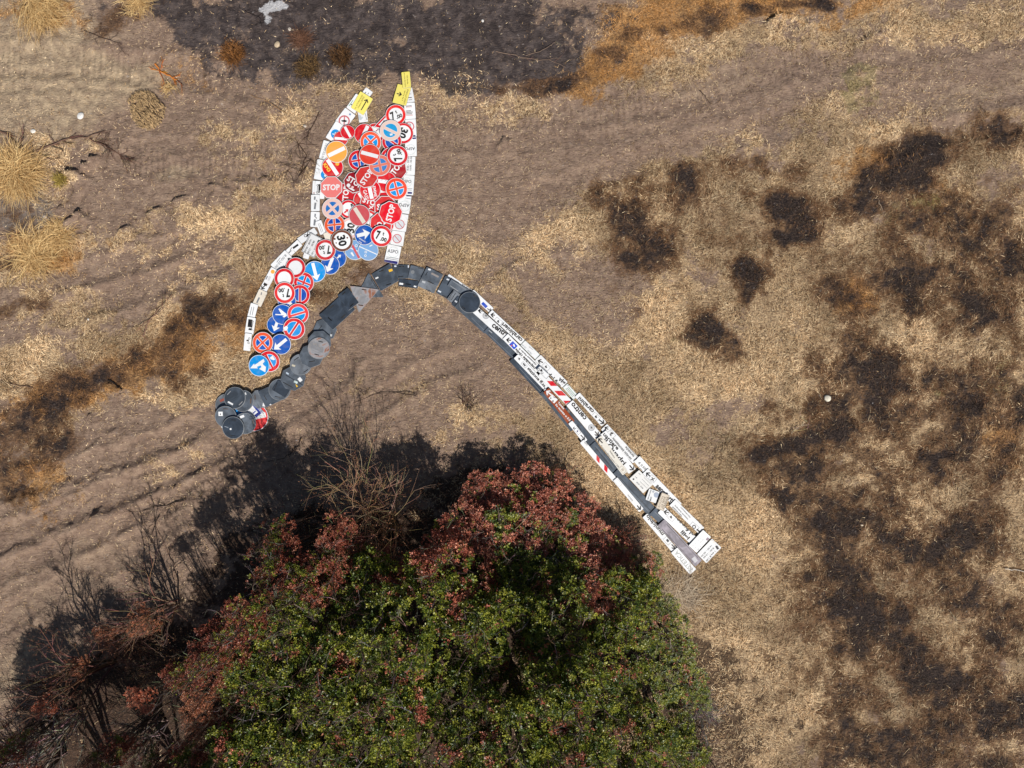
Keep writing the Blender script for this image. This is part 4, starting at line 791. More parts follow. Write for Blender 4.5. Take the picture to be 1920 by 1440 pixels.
no_entry(1, 592, 1045, 102, -4, 'small no entry sign with a level bar beside the amber one', RED)
no_entry(1, 690, 960, 99, -61, 'small no entry sign with a steep bar overlapping another small one', RED)
no_entry(2, 475, 108, 148, -56, 'no entry sign with yellow graffiti below the amber one', RED, [('t', 'KM3', 365, 60, 435, 165, 46, lin(238, 190, 70), .03, 'graffiti'), ('c', 540, 60, 26, lin(236, 180, 70), 'graffiti')])
stop(2, 1352, 142, 148, 52, 'dark red stop sign at the right edge under a weight limit sign', DRED)
stop(2, 655, 480, 150, 84, 'dark red stop sign with sideways letters right of the faded pink one', lin(196, 30, 42))
no_entry(2, 1232, 425, 138, 5, 'red no entry disc peeping out below the orange-ringed crossed disc', RED)
no_entry(2, 1228, 318, 142, -8, 'no entry disc with scribbles on its bar left of the orange-ringed crossed disc', RED, [('r', 1145, 295, 1175, 290, 8, lin(170, 170, 180), 'graffiti'), ('r', 1200, 310, 1235, 290, 8, lin(170, 170, 180), 'graffiti')])
no_entry(2, 905, 562, 142, -58, 'red no entry disc mostly hidden under the scribbled one', RED)
sign('priority_sign', 2, ('d', 700, 690, 128, 0), 'white disc with red ring and a black arrow in the middle of the head', 'road sign', G_D, WHITE, [('o', 700, 690, 92, 122, RED, 'border'), ('A', 640, 740, 700, 690, 60, RED), ('a', 790, 660, 728, 622, 52, BLACK)])
stop(2, 1008, 590, 145, -18, 'stop sign with white graffiti, only its first letters showing', lin(198, 40, 48), [('r', 975, 690, 1045, 640, 14, WHITE, 'graffiti'), ('r', 985, 640, 1030, 680, 10, WHITE, 'graffiti')])
stop(2, 785, 315, 150, -32, 'dark crimson stop sign with white splashes in the middle of the head', lin(150, 18, 34), [('c', 698, 362, 26, WHITE, 'graffiti'), ('p', [(690, 390), (740, 400), (790, 430), (770, 445), (715, 415)], WHITE, 'graffiti'), ('c', 755, 390, 18, lin(238, 200, 200), 'graffiti')])
no_entry(2, 1000, 430, 146, -78, 'no entry sign covered with white graffiti on both sides of its bar', RED, [('t', 'GASS', 925, 430, 960, 555, 50, WHITE, .0, 'graffiti'), ('t', 'EMME', 1055, 380, 1080, 525, 40, WHITE, .0, 'graffiti')])
stop(2, 955, 258, 150, 57, 'salmon-red stop sign with slanting letters', MRED)
no_stop(2, 1140, 100, 152, 13, 'sun-bleached salmon no stopping sign above the scribbled no entry disc', SALM, lin(58, 128, 200), lin(232, 180, 166))
stop(2, 1210, 660, 152, 0, 'red stop sign half under the brightest red one', lin(206, 50, 52))
sign('priority_sign', 2, ('d', 975, 830, 128, 0), 'white disc with red ring showing between the faded no entry sign and a stop sign', 'road sign', G_D, WHITE, [('o', 975, 830, 90, 122, RED, 'border'), ('r', 1000, 780, 1010, 860, 40, WHITE, 'symbol')])
no_entry(2, 1205, 905, 120, 40, 'red no entry disc under the brightest red stop sign', lin(206, 36, 44))
stop(2, 1150, 895, 148, -140, 'red stop sign with inverted letters above the lower weight limit sign', lin(206, 42, 46))
limit30(2, 728, 945, 140, 84, 'faded speed limit 30 sign with a pink ring', lin(232, 190, 184))
blue(2, 780, 1248, 140, [bar(780, 1248, 130, -22, 14, WHITE, 'divider'), bar(780, 1248, 130, -62, 30, lin(206, 84, 92), 'red_slash'), ('p', [(720, 1290), (745, 1275), (775, 1330), (760, 1340), (735, 1310)], WHITE, 'pedestrian_symbol'), ('o', 800, 1190, 12, 20, WHITE, 'bicycle_symbol')], 'pale blue end of footpath disc with a red slash', PBLUE, nm='end_of_path_sign')
blue(2, 968, 1258, 140, [bar(968, 1258, 130, -24, 12, WHITE, 'divider'), ('o', 935, 1280, 10, 17, WHITE, 'bicycle_symbol'), ('o', 930, 1330, 10, 17, WHITE, 'bicycle_symbol'), ('r', 985, 1200, 1025, 1180, 14, WHITE, 'pedestrian_symbol')], 'pale blue footpath disc without a slash', PBLUE, nm='footpath_sign')
blue(2, 928, 1052, 140, [('A', 820, 1062, 1005, 1022, 150, WHITE), ('t', 'vincenti', 850, 1090, 940, 1145, 26, WHITE, 0), ('t', 'viva', 845, 1130, 890, 1160, 24, WHITE, 0)], 'blue disc with a fat right arrow and white scribbles')
blue(3, 1425, 480, 130, [('A', 1400, 500, 1480, 430, 60, WHITE)], 'blue disc with a small arrow under the rusty speed limit sign')
blue(3, 1330, 570, 134, [('A', 1370, 470, 1285, 670, 130, WHITE)], 'blue disc with a slanting arrow below the weight limit sign')
weight(3, 1268, 368, 146, 187, 'weight limit 7.00 sign upside down beside the hours and price panel', lin(200, 38, 48))
no_stop(2, 510, 910, 146, 5, 'orange no stopping sign with a dark blue face above the rusty speed limit sign', ORNG, lin(12, 66, 170))
no_stop(2, 482, 685, 148, 42, 'no stopping sign bleached to pale pink', PINK, lin(26, 112, 190), lin(238, 206, 196))
no_entry(2, 858, 785, 150, -57, 'faded pinkish no entry sign in the middle of the head', lin(202, 84, 90), white=CREAM)
stop(2, 465, 392, 152, 0, 'stop sign faded to pale pink', lin(232, 124, 120))
no_stop(2, 1365, 415, 150, 15, 'orange-ringed no stopping sign with a bright blue face at the right edge', lin(228, 66, 40), LBLUE)
stop(2, 1285, 750, 154, 75, 'brightest red stop sign with letters running upwards', BRED)
weight(2, 1160, 1072, 148, -14, 'weight limit 7.00 sign next to the slashed ring panels', RED)
limit30(2, 618, 1132, 150, -76, 'speed limit 30 sign with a rusted brown rim', lin(104, 58, 44), [('c', 690, 1092, 12, lin(110, 64, 46), 'rust_spot'), ('c', 655, 1020, 8, lin(130, 80, 60), 'rust_spot'), ('c', 520, 1110, 14, lin(100, 56, 44), 'rust_spot'), ('c', 735, 1200, 10, lin(100, 56, 44), 'rust_spot'), ('c', 540, 1165, 9, lin(100, 56, 44), 'rust_spot')])
no_stop(1, 1005, 1098, 147, 42, 'orange no stopping sign with a diagonal cross above the orange-red no entry sign', lin(230, 86, 52), LBLUE)
no_entry(1, 1000, 1280, 147, -16, 'orange-red no entry sign overlapping the crossed discs', lin(222, 62, 44))
weight(1, 1382, 1298, 146, 108, 'weight limit 7.00 sign turned on its side beside the white panels', RED)
no_stop(1, 1283, 948, 150, -27, 'no parking sign bleached almost white with a torn sticker', lin(232, 204, 192), lin(28, 158, 218), lin(238, 222, 214), False, [('p', [(1275, 995), (1312, 988), (1318, 1015), (1282, 1025)], WHITE, 'sticker')])
no_entry(1, 535, 1230, 150, 26, 'amber no entry sign bleached by the sun', lin(238, 164, 72))

# ---- lower leaf of discs
blue(3, 1125, 665, 146, [('A', 1094, 548, 1150, 785, 130, WHITE)], 'light blue disc with an arrow pointing away from the head', LBLUE)
no_stop(3, 970, 815, 143, -22, 'red-ringed no stopping sign beside the two blank ring signs', RED, LBLUE)
no_stop(3, 918, 985, 140, 88, 'no parking sign with an upright bar under the crossed disc', RED, lin(10, 74, 172), cross=False)
blue(3, 738, 1082, 130, [('A', 745, 1100, 815, 1105, 70, WHITE)], 'blue disc peeping out below the weight limit sign of the leaf')
for x, y, t in ((860, 615, 'upper'), (710, 765, 'lower')):
    sign('closed_road_sign', 3, ('d', x, y, 143, 0), 'blank white disc with a red ring, %s of the two' % t, 'road sign', G_D, WHITE, [('o', x, y, 98, 136, RED, 'border')])
weight(3, 715, 962, 148, 183, 'weight limit 7.00 sign upside down in the lower leaf', lin(220, 44, 46))
blue(4, 950, 290, 130, [('A', 965, 250, 920, 380, 120, WHITE)], 'blue disc with a broad arrow beneath the forked arrow disc')
blue(3, 680, 1258, 140, [('p', [(580, 1250), (665, 1255), (625, 1180), (640, 1175), (730, 1245), (740, 1275), (700, 1300), (680, 1285), (700, 1270), (585, 1265)], WHITE, 'forked_arrow')], 'blue disc with a white forked arrow')
no_stop(3, 895, 1250, 147, 17, 'no parking sign with a faded red ring above the one with a chipped rim', lin(224, 62, 66), LBLUE, cross=False)
no_stop(4, 1213, 348, 152, 55, 'no parking sign with a white chip out of its red rim', RED, LBLUE, cross=False, extra=[('p', [(1068, 330), (1110, 305), (1130, 330), (1115, 370), (1080, 375)], WHITE, 'chip')])
blue(4, 1030, 560, 142, [('A', 1110, 490, 930, 632, 130, WHITE)], 'blue disc with a plain arrow beside the orange crossed disc')
no_stop(4, 780, 540, 149, 43, 'orange no stopping sign at the tip of the lower leaf', lin(236, 90, 54), lin(18, 88, 190))
no_stop(4, 872, 795, 148, -64, 'peeling no parking sign at the tip of the lower leaf', RED, LBLUE, cross=False, extra=[('p', [(885, 740), (925, 715), (955, 770), (935, 780), (890, 765)], WHITE, 'peeled_patch'), ('p', [(915, 880), (960, 850), (970, 890), (930, 915)], lin(210, 60, 64), 'peeled_patch')])
blue(4, 738, 855, 148, [('p', [(612, 892), (668, 828), (678, 846), (806, 762), (818, 800), (792, 826), (800, 846), (836, 872), (826, 946), (740, 900), (772, 876), (762, 852), (704, 872), (722, 892)], WHITE, 'double_arrow')], 'blue disc with a white two-headed arrow at the tip of the lower leaf', LBLUE)

# ---- yellow panels at the two tips
panel(1, 830, 735, 955, 720, 170, 'white panel with a grey wheel clamp picture under a yellow panel', [('c', 840, 745, 34, lin(190, 198, 204), 'clamp_picture'), ('r', 860, 785, 890, 740, 16, lin(190, 198, 204), 'clamp_picture'), ('r', 925, 690, 945, 780, 8, GREYT, 'text_line')])
panel(1, 815, 668, 952, 446, 205, 'yellow diversion panel with a long black arrow', [('a', 872, 650, 962, 502, 62, lin(60, 58, 50)), ('t', 'Loc. ATTORNI NORD', 785, 632, 895, 442, 22, lin(120, 110, 50), .0), ('t', 'Direzione CENTRO', 830, 620, 915, 468, 22, lin(120, 110, 50), .0)], YELL, G_Y, 'diversion_panel', thick=.016)
panel(1, 1400, 578, 1472, 312, 198, 'yellow diversion panel with a short black arrow', [('a', 1365, 425, 1438, 445, 62, lin(60, 58, 50)), ('t', 'a Via Aurelia', 1440, 530, 1478, 385, 20, lin(120, 110, 50), .0), ('t', 'LUNGO LITTORALE', 1468, 575, 1520, 370, 22, lin(120, 110, 50), .0)], YELL, G_Y, 'diversion_panel', thick=.016)
panel(1, 1484, 122, 1508, 354, 116, 'yellow diversion panel without an arrow at the right tip', [('t', 'percorso alternativo', 1470, 135, 1490, 345, 20, lin(120, 110, 50), .0), ('t', 'VIA Aurelia', 1508, 170, 1520, 300, 20, lin(120, 110, 50), .0)], YELL, G_Y, 'diversion_panel', thick=.016)
# ------------------------------------------------------------------ plants
def tint_mat(name, rough=.7, spec=.2, trans=0.0):
    g = NT(name)
    c = g.attr('tint', 'Color')
    g.out(c, rough, 0, None, spec)
    if trans:
        t = g.n('ShaderNodeBsdfTranslucent'); g.put(t.inputs[0], c)
        m = g.n('ShaderNodeMixShader'); m.inputs[0].default_value = trans
        g.t.links.new(g.b.outputs[0], m.inputs[1]); g.t.links.new(t.outputs[0], m.inputs[2])
        g.t.links.new(m.outputs[0], g.t.nodes['Material Output'].inputs[0])
    return g.m
M_STRAW = tint_mat('dry_grass_blades', .65, .25)
M_LEAF = tint_mat('tree_leaves', .42, .4, .18)
M_BARK = tint_mat('twigs_and_bark', .85, .15)

# ---- loose dry grass over the field: nobody could count it
sign_mask = np.zeros(GX.shape, bool)
for ol, _, bb in PLACED:
    i0, i1 = np.searchsorted(AX, bb[0]) - 1, np.searchsorted(AX, bb[1]) + 1; j0, j1 = np.searchsorted(AY, bb[2]) - 1, np.searchsorted(AY, bb[3]) + 1
    sx, sy = GX[j0:j1, i0:i1], GY[j0:j1, i0:i1]; ins = np.ones(sx.shape, bool)
    for (ax, ay), (bx, by) in zip(ol, ol[1:] + ol[:1]):
        ins &= (bx - ax) * (sy - ay) - (by - ay) * (sx - ax) >= -.03 * math.hypot(bx - ax, by - ay)
    sign_mask[j0:j1, i0:i1] |= ins

def blades(n, x, y, L, w, elev, az, tint, z0=None):
    """n flat triangular blades; returns verts, tris, colours"""
    z = gheight(x, y) + .004 if z0 is None else z0
    d = np.stack([np.cos(az) * np.cos(elev), np.sin(az) * np.cos(elev), np.sin(elev)], -1)
    s = np.stack([-np.sin(az), np.cos(az), np.random.default_rng(5).normal(0, .5, n)], -1)
    b = np.stack([x, y, z], -1)
    V = np.stack([b - s * w[:, None] / 2, b + s * w[:, None] / 2, b + d * L[:, None]], 1).reshape(-1, 3)
    T = np.arange(n * 3).reshape(-1, 3)
    C = np.repeat(tint, 3, 0)
    return V, T, C
N = 1900000
bx, by = RNG.uniform(-16.4, 16.4, N), RNG.uniform(-12.6, 12.4, N)
fs, fb, fo, fl, fa, fg = [field(F, bx, by) for F in (straw, burn, orange, litter, ash, green)]
clump = fbm(bx, by, 1.6, 401, 3) * .6 + fbm(bx, by, 6.0, 421, 3) * .6
dens = (.05 + .95 * fs * sstep(.38, .72, clump)) * (1 - .55 * fb) * (1 - .8 * fa) * (1 - .6 * fl)
keep = (RNG.random(N) < dens) & ~field(sign_mask, bx, by)
bx, by, fs, fb, fo, fl, fa, fg = [v[keep] for v in (bx, by, fs, fb, fo, fl, fa, fg)]
n = len(bx)
az = fbm(bx, by, .8, 441, 3) * 14 + RNG.normal(0, .9, n)
el = np.abs(RNG.normal(.12, .28, n))
ln = RNG.gamma(5, .018, n) * (.7 + .5 * fs)
wd = RNG.uniform(.006, .015, n)
t = RNG.random(n)[:, None]; u = RNG.random(n)[:, None]
cA, cB, cC = np.array(lin(240, 216, 176)), np.array(lin(190, 156, 114)), np.array(lin(104, 78, 56))
tint = np.where(t < .5, cB + (cA - cB) * (u), np.where(t < .78, cC + (cB - cC) * u, cC * (.4 + .6 * u)))
br = field(bright, bx, by)[:, None]
tint = tint * (.74 + .8 * br)
oc = np.array(lin(206, 146, 78)) * (.35 + .85 * u)
tint = tint * (1 - .85 * fo[:, None]) + oc * .85 * fo[:, None]
gc = np.array(lin(126, 128, 62)) * (.6 + .6 * u)
tint = tint * (1 - .5 * fg[:, None]) + gc * .5 * fg[:, None]
bc = np.array(lin(56, 46, 42)) * (.35 + 1.2 * u * u)
bm_ = np.array(lin(128, 92, 62)) * (.4 + .9 * u)
km = (sstep(.1, .5, fb))[:, None] * (RNG.random(n)[:, None] < .8)
tint = tint * (1 - km) + bm_ * km
k = (.9 * sstep(.45, .95, fb))[:, None] * (RNG.random(n)[:, None] < .88)
tint = tint * (1 - k) + bc * k
V, T, C = blades(n, bx, by, ln, wd, el, az, tint)
grass = bpy.data.objects.new('dry_grass', np_mesh('dry_grass', V, T, M_STRAW, C))
COL.objects.link(grass)
tag(grass, 'short trampled straw and charred stubble lying over the soil', 'dry grass', kind='stuff')

# ---- branches
class Tubes:
    def __init__(s): s.v, s.f, s.c = [], [], []
    def path(s, pts, r0, r1, col, n=4):
        base = len(s.v); m = len(pts)
        for i, p in enumerate(pts):
            p = Vector(p); d = (Vector(pts[min(i + 1, m - 1)]) - Vector(pts[max(i - 1, 0)])).normalized()
            a = d.orthogonal().normalized(); b = d.cross(a); r = r0 + (r1 - r0) * i / (m - 1)
            for k in range(n):
                q = p + (a * math.cos(6.2832 * k / n) + b * math.sin(6.2832 * k / n)) * r
                s.v.append(q); s.c.append(col)
        for i in range(m - 1):
            for k in range(n):
                s.f.append((base + i * n + k, base + i * n + (k + 1) % n, base + (i + 1) * n + (k + 1) % n, base + (i + 1) * n + k))
    def mesh(s, name): return np_mesh(name, np.array([tuple(p) for p in s.v]), np.array(s.f), M_BARK, np.array(s.c), True, 4)

def wander(rng, p, d, L, steps, wob, grav=0.0):
    pts = [Vector(p)]; d = Vector(d).normalized()
    for i in range(steps):
        d = (d + Vector((rng.uniform(-1, 1), rng.uniform(-1, 1), rng.uniform(-1, 1))) * wob + Vector((0, 0, grav))).normalized()
        pts.append(pts[-1] + d * (L / steps))
    return pts, d

def grow(rng, T, p, d, L, r, depth, col, tips, wob=.22, kids=(2, 4), shrink=.68, spread=.7, grav=.02):
    pts, dd = wander(rng, p, d, L, 4, wob, grav)
    c = tuple(v * rng.uniform(.75, 1.25) for v in col)
    T.path(pts, r, r * .6 if depth else r * .35, c, 5 if r > .03 else 3)
    if depth == 0:
        tips.append((pts[-1], dd)); return
    for i in range(rng.randint(*kids)):
        at = pts[rng.randint(2, 4)]
        nd = (dd + Vector((rng.gauss(0, 1), rng.gauss(0, 1), rng.gauss(0, .7))) * spread).normalized()
        grow(rng, T, at, nd, L * shrink * rng.uniform(.75, 1.2), max(r * .6, .0035), depth - 1, col, tips, wob, kids, shrink, spread, grav)

# ---- leafy crowns: many small leaves in rosettes over several overlapping lobes
G1, G2, G3 = np.array(lin(118, 126, 38)), np.array(lin(68, 86, 30)), np.array(lin(156, 156, 56))
R1, R2, R3 = np.array(lin(202, 118, 92)), np.array(lin(156, 84, 66)), np.array(lin(232, 160, 126))
O1, O2 = np.array(lin(196, 92, 58)), np.array(lin(204, 138, 96))
def crown_mesh(seed, kind, shoots=1700, leaves=13, R=1.35, flat=.62):
    r = np.random.default_rng(seed)
    nl = 9
    la = np.arange(nl) * 2.4 + r.uniform(0, .5, nl); lq = np.sqrt(np.arange(nl) / nl) * .68 * R
    lc = np.stack([lq * np.cos(la), lq * np.sin(la), .38 * R * (1 - 2.0 * (lq / R) ** 2) + r.uniform(-.16, .16, nl) * R], -1)
    lr = r.uniform(.3, .46, nl) * R
    which = r.integers(0, nl, shoots)
    d = r.normal(0, 1, (shoots, 3)); d[:, 2] = np.abs(d[:, 2]) * .9 - .25; d /= np.linalg.norm(d, axis=1)[:, None]
    rad = lr[which] * (r.random(shoots) ** .28) * (1 + .16 * np.sin(d[:, 0] * 9 + which) * np.cos(d[:, 1] * 8))
    P = lc[which] + d * rad[:, None] * np.array([1, 1, flat / .62])
    # gaps
    g_ = fbm(P[:, 0] * 1.0 + 9 * seed, P[:, 1], 1.9, seed + 7, 3)
    P = P[(g_ > .44) | (r.random(len(P)) < .12)]
    m = len(P); dd = P / (np.linalg.norm(P, axis=1)[:, None] + 1e-6); dd[:, 2] += .7; dd /= np.linalg.norm(dd, axis=1)[:, None]
    reg = fbm(P[:, 0] + 31 * seed, P[:, 1] + P[:, 2], 1.1, seed + 70, 3)
    scorch = {'green': .04, 'mixed': .42, 'scorched': .93, 'dark': .8, 'orange': 1.0, 'tan': 1.0}[kind]
    thr = np.quantile(reg, 1 - scorch) if scorch < 1 else -1
    isred = (reg > thr) ^ (r.random(m) < .05)
    if kind in ('orange', 'tan'): isred[:] = True
    sh = r.random(m)[:, None]
    gcol = np.where(sh < .35, G2, np.where(sh < .8, G1, G3)) * r.uniform(.75, 1.2, (m, 1))
    rcol = {'orange': O1 + (R3 - O1) * sh, 'tan': O2 * .8 + (R1 - O2 * .8) * sh * .6}.get(kind, np.where(sh < .4, R2, np.where(sh < .85, R1, R3))) * r.uniform(.6, 1.1, (m, 1))
    if kind == 'dark': rcol = rcol * np.array([.62, .55, .52])
    col = np.where(isred[:, None], rcol, gcol)
    # leaves
    idx = np.repeat(np.arange(m), leaves); q = len(idx)
    ld = dd[idx] * .55 + r.normal(0, .75, (q, 3)); ld[:, 2] = np.abs(ld[:, 2]) * .5 + .05; ld /= np.linalg.norm(ld, axis=1)[:, None]
    base = P[idx] + ld * r.uniform(0, .045, (q, 1)) + r.normal(0, .012, (q, 3))
    sd = np.cross(ld, r.normal(0, 1, (q, 3))); sd[:, 2] *= .45; sd /= np.linalg.norm(sd, axis=1)[:, None] + 1e-6
    L = r.uniform(.04, .075, (q, 1)); w = L * r.uniform(.42, .62, (q, 1))
    V = np.stack([base, base + ld * L * .5 + sd * w / 2, base + ld * L, base + ld * L * .5 - sd * w / 2], 1).reshape(-1, 3)
    C = np.repeat(col[idx] * r.uniform(.7, 1.3, (q, 1)), 4, 0)
    return np_mesh('crown', V, np.arange(q * 4).reshape(-1, 4), M_LEAF, C, False, 4), lc, lr
CROWN = {}
def crowns(kind, count, **kw):
    CROWN[kind] = []
    for i in range(count):
        me, lc, lr = crown_mesh(900 + 13 * len(CROWN) + 101 * i, kind, **kw)
        rng = random.Random(i + 50); T = Tubes(); tips = []
        for c in lc:          # one limb to each lobe from the trunk base; crown centre is 0, trunk foot at z=-2.1
            foot = Vector((rng.uniform(-.08, .08), rng.uniform(-.08, .08), -2.1))
            end = Vector(c) + Vector((0, 0, .2)); mid = foot.lerp(end, .5) + Vector((rng.uniform(-.35, .35), rng.uniform(-.35, .35), .1))
            T.path([foot, foot.lerp(mid, .5) + Vector((rng.uniform(-.06, .06), rng.uniform(-.06, .06), 0)), mid, mid.lerp(end, .5), end], .05, .015, lin(96, 84, 76), 5)
            for j in range(3): grow(rng, T, end, (rng.gauss(0, 1), rng.gauss(0, 1), rng.uniform(0, 1.2)), .34, .011, 2, lin(134, 122, 112) if j % 3 == 0 else lin(84, 70, 60), tips, .25, (2, 3))
        CROWN[kind].append((me, T.mesh('trunk')))
crowns('green', 4, shoots=2100, leaves=13)
crowns('mixed', 2, shoots=1700, leaves=12)
crowns('scorched', 3, shoots=1150, leaves=11)
crowns('dark', 2, shoots=1000, leaves=11)
crowns('orange', 1, shoots=700, leaves=11)
crowns('tan', 1, shoots=800, leaves=10)
LAB = {'dark': ('scorched_tree', 'dark brown scorched tree with a few green sprays', 'tree', 'dark scorched trees'),
       'green': ('evergreen_tree', 'dense dark green evergreen tree within the thicket', 'tree', 'green trees of the thicket'),
       'mixed': ('half_scorched_tree', 'tree of the thicket with half its green leaves scorched red-brown', 'tree', 'half scorched trees of the thicket'),
       'scorched': ('scorched_tree', 'tree with sparse red-brown scorched leaves on the edge of the thicket', 'tree', 'scorched trees on the edge of the thicket'),
       'orange': ('scorched_shrub', 'small shrub with bright rust-orange leaves among bare branches', 'shrub', 'rust-orange shrubs'),
       'tan': ('scorched_shrub', 'shrub with pale tan dead leaves beside the green trees', 'shrub', 'tan dead-leaved shrubs')}
def tree(px, py, rpx, kind, z, flat=1.0):
    """crown centre seen at photo pixel px,py, its height z metres, radius in photo pixels"""
    x, y = W(px, py, z); s = rpx / PPM * (CAM_H - z) / CAM_H / 1.3
    rng = random.Random(int(px * 7 + py)); me, tr = rng.choice(CROWN[kind]); nm, lb, ct, gp = LAB[kind]
    gz = float(gheight(x, y)) - .05
    if z < 1.6: flat = .55
    if kind == 'green':
        if px > 1200: nm, lb, gp = 'evergreen_shrub', 'low green bush on the straw side of the thicket', 'green bushes beside the straw'
        elif px < 520: lb, gp = 'green tree at the burnt side of the thicket beside the dead shrubs', 'green trees beside the dead shrubs'
    if kind == 'scorched':
        if px > 860: lb, gp = 'low scorched tree with red-brown leaves between the straw and the green trees', 'scorched trees beside the straw'
        else: lb = 'scorched tree with red-brown leaves whose shadow falls on the track'
    if kind == 'dark' and px < 440: lb, gp = 'dark brown scorched tree standing among bare branches', 'scorched trees among bare branches'
    if kind == 'tan' and px < 300: lb, gp = 'low shrub with pale tan leaves on the edge of the track', 'tan shrubs on the edge of the track'
    if kind == 'orange': lb = 'rust-orange shrub %s' % ('beside the broad tangled dead shrub' if px > 150 else 'over long grey bare branches'); gp = None
    root = empty(nm, (x, y, gz), lb, ct, gp); root.rotation_euler = (0, 0, rng.uniform(0, 6.28))
    for n_, m_, in (('trunk', tr), ('crown', me)):
        o = bpy.data.objects.new(n_, m_); COL.objects.link(o); o.parent = root
        kz = (z - gz) / 2.1 if n_ == 'trunk' else s * .85 * flat
        o.scale = (s, s, kz); o.location = (0, 0, z - gz)
    return root
for a in [
    # green mass
    (560, 1175, 90, 'green', 3.0), (690, 1115, 95, 'green', 2.5), (815, 1085, 90, 'mixed', 2.7), (965, 1030, 95, 'mixed', 1.4), (1075, 1080, 90, 'mixed', 1.4), (1170, 1130, 80, 'green', 1.6), (1235, 1175, 65, 'green', 1.4), (505, 1270, 90, 'green', 2.8), (625, 1265, 105, 'green', 3.2), (745, 1200, 100, 'green', 3.5), (890, 1165, 95, 'green', 2.8),
    (1035, 1180, 95, 'green', 2.6), (1145, 1220, 85, 'green', 2.3), (1255, 1250, 70, 'green', 1.4), (1290, 1300, 50, 'green', 1.1), (490, 1385, 100, 'green', 3.0), (610, 1375, 110, 'green', 3.4), (735, 1330, 105, 'green', 3.6), (875, 1300, 95, 'green', 3.1), (960, 1395, 110, 'green', 3.8), (1070, 1300, 100, 'green', 3.6), (1060, 1430, 105, 'green', 3.7), (1185, 1370, 85, 'green', 2.6),
    (1250, 1400, 75, 'green', 1.6), (840, 1420, 105, 'green', 3.6), (700, 1440, 100, 'green', 3.4), (560, 1470, 100, 'green', 3.1), (450, 1480, 90, 'green', 2.7), (930, 1490, 100, 'green', 3.6), (1150, 1480, 90, 'green', 2.9), (1205, 1085, 55, 'mixed', 1.0), (640, 1060, 55, 'green', 2.2), (1000, 1105, 75, 'green', 1.8), (790, 1255, 60, 'green', 2.4), (952, 1275, 75, 'green', 1.7), (1150, 1310, 60, 'green', 1.6), (560, 1300, 60, 'green', 2.2),  # low tree in the central gap is added to darken it
    # scorched fringe
    (925, 945, 70, 'scorched', .9), (1010, 930, 75, 'scorched', .75), (1070, 985, 75, 'scorched', .8), (1110, 1030, 65, 'scorched', .9), (1000, 985, 75, 'scorched', 1.2), (890, 1000, 60, 'scorched', 1.4), (835, 1025, 65, 'scorched', 2.2), (735, 1060, 55, 'scorched', 1.9), (640, 1010, 50, 'scorched', 2.3), (600, 1085, 65, 'scorched', 2.7), (525, 1060, 70, 'dark', 2.8), (525, 1005, 45, 'dark', 2.7),
    (480, 1140, 70, 'dark', 3.3), (430, 1200, 65, 'dark', 3.1), (395, 1240, 55, 'dark', 3.2), (345, 1265, 45, 'dark', 3.0), (560, 1110, 65, 'mixed', 3.0), (450, 1290, 50, 'mixed', 2.6), (1110, 1125, 55, 'scorched', 2.0), (1150, 1060, 45, 'scorched', .9), (200, 1420, 50, 'dark', 2.0), (230, 1390, 40, 'dark', 2.0), (30, 1400, 50, 'dark', 1.8), (900, 915, 38, 'scorched', .9), (1040, 1000, 55, 'mixed', 1.2),
    (300, 1450, 60, 'dark', 2.3), (370, 1430, 60, 'mixed', 2.4), (40, 1480, 70, 'dark', 1.8), (400, 1480, 70, 'mixed', 2.6), (60, 1600, 110, 'green', 3.6), (190, 1580, 110, 'green', 3.8), (320, 1580, 110, 'green', 3.9), (430, 1580, 100, 'green', 4.0),  # green row unseen below the frame continues the thicket, added to shade the corner
    (268, 1308, 34, 'orange', 2.2), (85, 1325, 28, 'orange', 1.8), (390, 1305, 46, 'tan', 2.6), (380, 1345, 44, 'tan', 2.3), (270, 1160, 40, 'tan', 1.2), (440, 1370, 55, 'mixed', 2.3), (150, 1250, 30, 'tan', 1.0), (200, 1190, 28, 'tan', 0.9)]:
    tree(*a)

# ---- bare and dead shrubs
def bare(px, py, h, spread, label, col, stems=14, depth=3, leaf=None, lean=(0, 0), group=None, name='dead_shrub', thick=.02):
    """foot at photo pixel px,py"""
    x, y = W(px, py); rng = random.Random(int(px + 13 * py)); T = Tubes(); tips = []
    for i in range(stems):
        a = rng.uniform(0, 6.28); t = rng.random() ** .6 * spread
        d = Vector((math.cos(a) * t + lean[0], math.sin(a) * t + lean[1], 1.0))
        grow(rng, T, (rng.uniform(-.12, .12), rng.uniform(-.12, .12), 0), d, h * .42 * rng.uniform(.75, 1.2), thick * rng.uniform(.7, 1.2), depth, col, tips, .16, (2, 4), .68, .42)
    root = empty(name, (x, y, float(gheight(x, y)) - .05), label, 'shrub', group)
    o = bpy.data.objects.new('branches', T.mesh('branches')); COL.objects.link(o); o.parent = root
    if leaf is not None:
        P = np.array([tuple(t_[0]) for t_ in tips]); r = np.random.default_rng(int(px)); k_ = leaf[1]
        idx = np.repeat(np.arange(len(P)), k_); q = len(idx); ld = r.normal(0, 1, (q, 3)); ld /= np.linalg.norm(ld, axis=1)[:, None]; sd = np.cross(ld, r.normal(0, 1, (q, 3))); sd /= np.linalg.norm(sd, axis=1)[:, None]
        b = P[idx] + r.normal(0, .05, (q, 3)); L = r.uniform(.025, .05, (q, 1))
        V = np.stack([b, b + ld * L * .5 + sd * L * .2, b + ld * L, b + ld * L * .5 - sd * L * .2], 1).reshape(-1, 3)
        C = np.repeat(np.array(leaf[0]) * r.uniform(.5, 1.2, (q, 1)), 4, 0)
        lo = bpy.data.objects.new('dead_leaves', np_mesh('dead_leaves', V, np.arange(q * 4).reshape(-1, 4), M_LEAF, C, False, 4)); COL.objects.link(lo); lo.parent = root
    return root
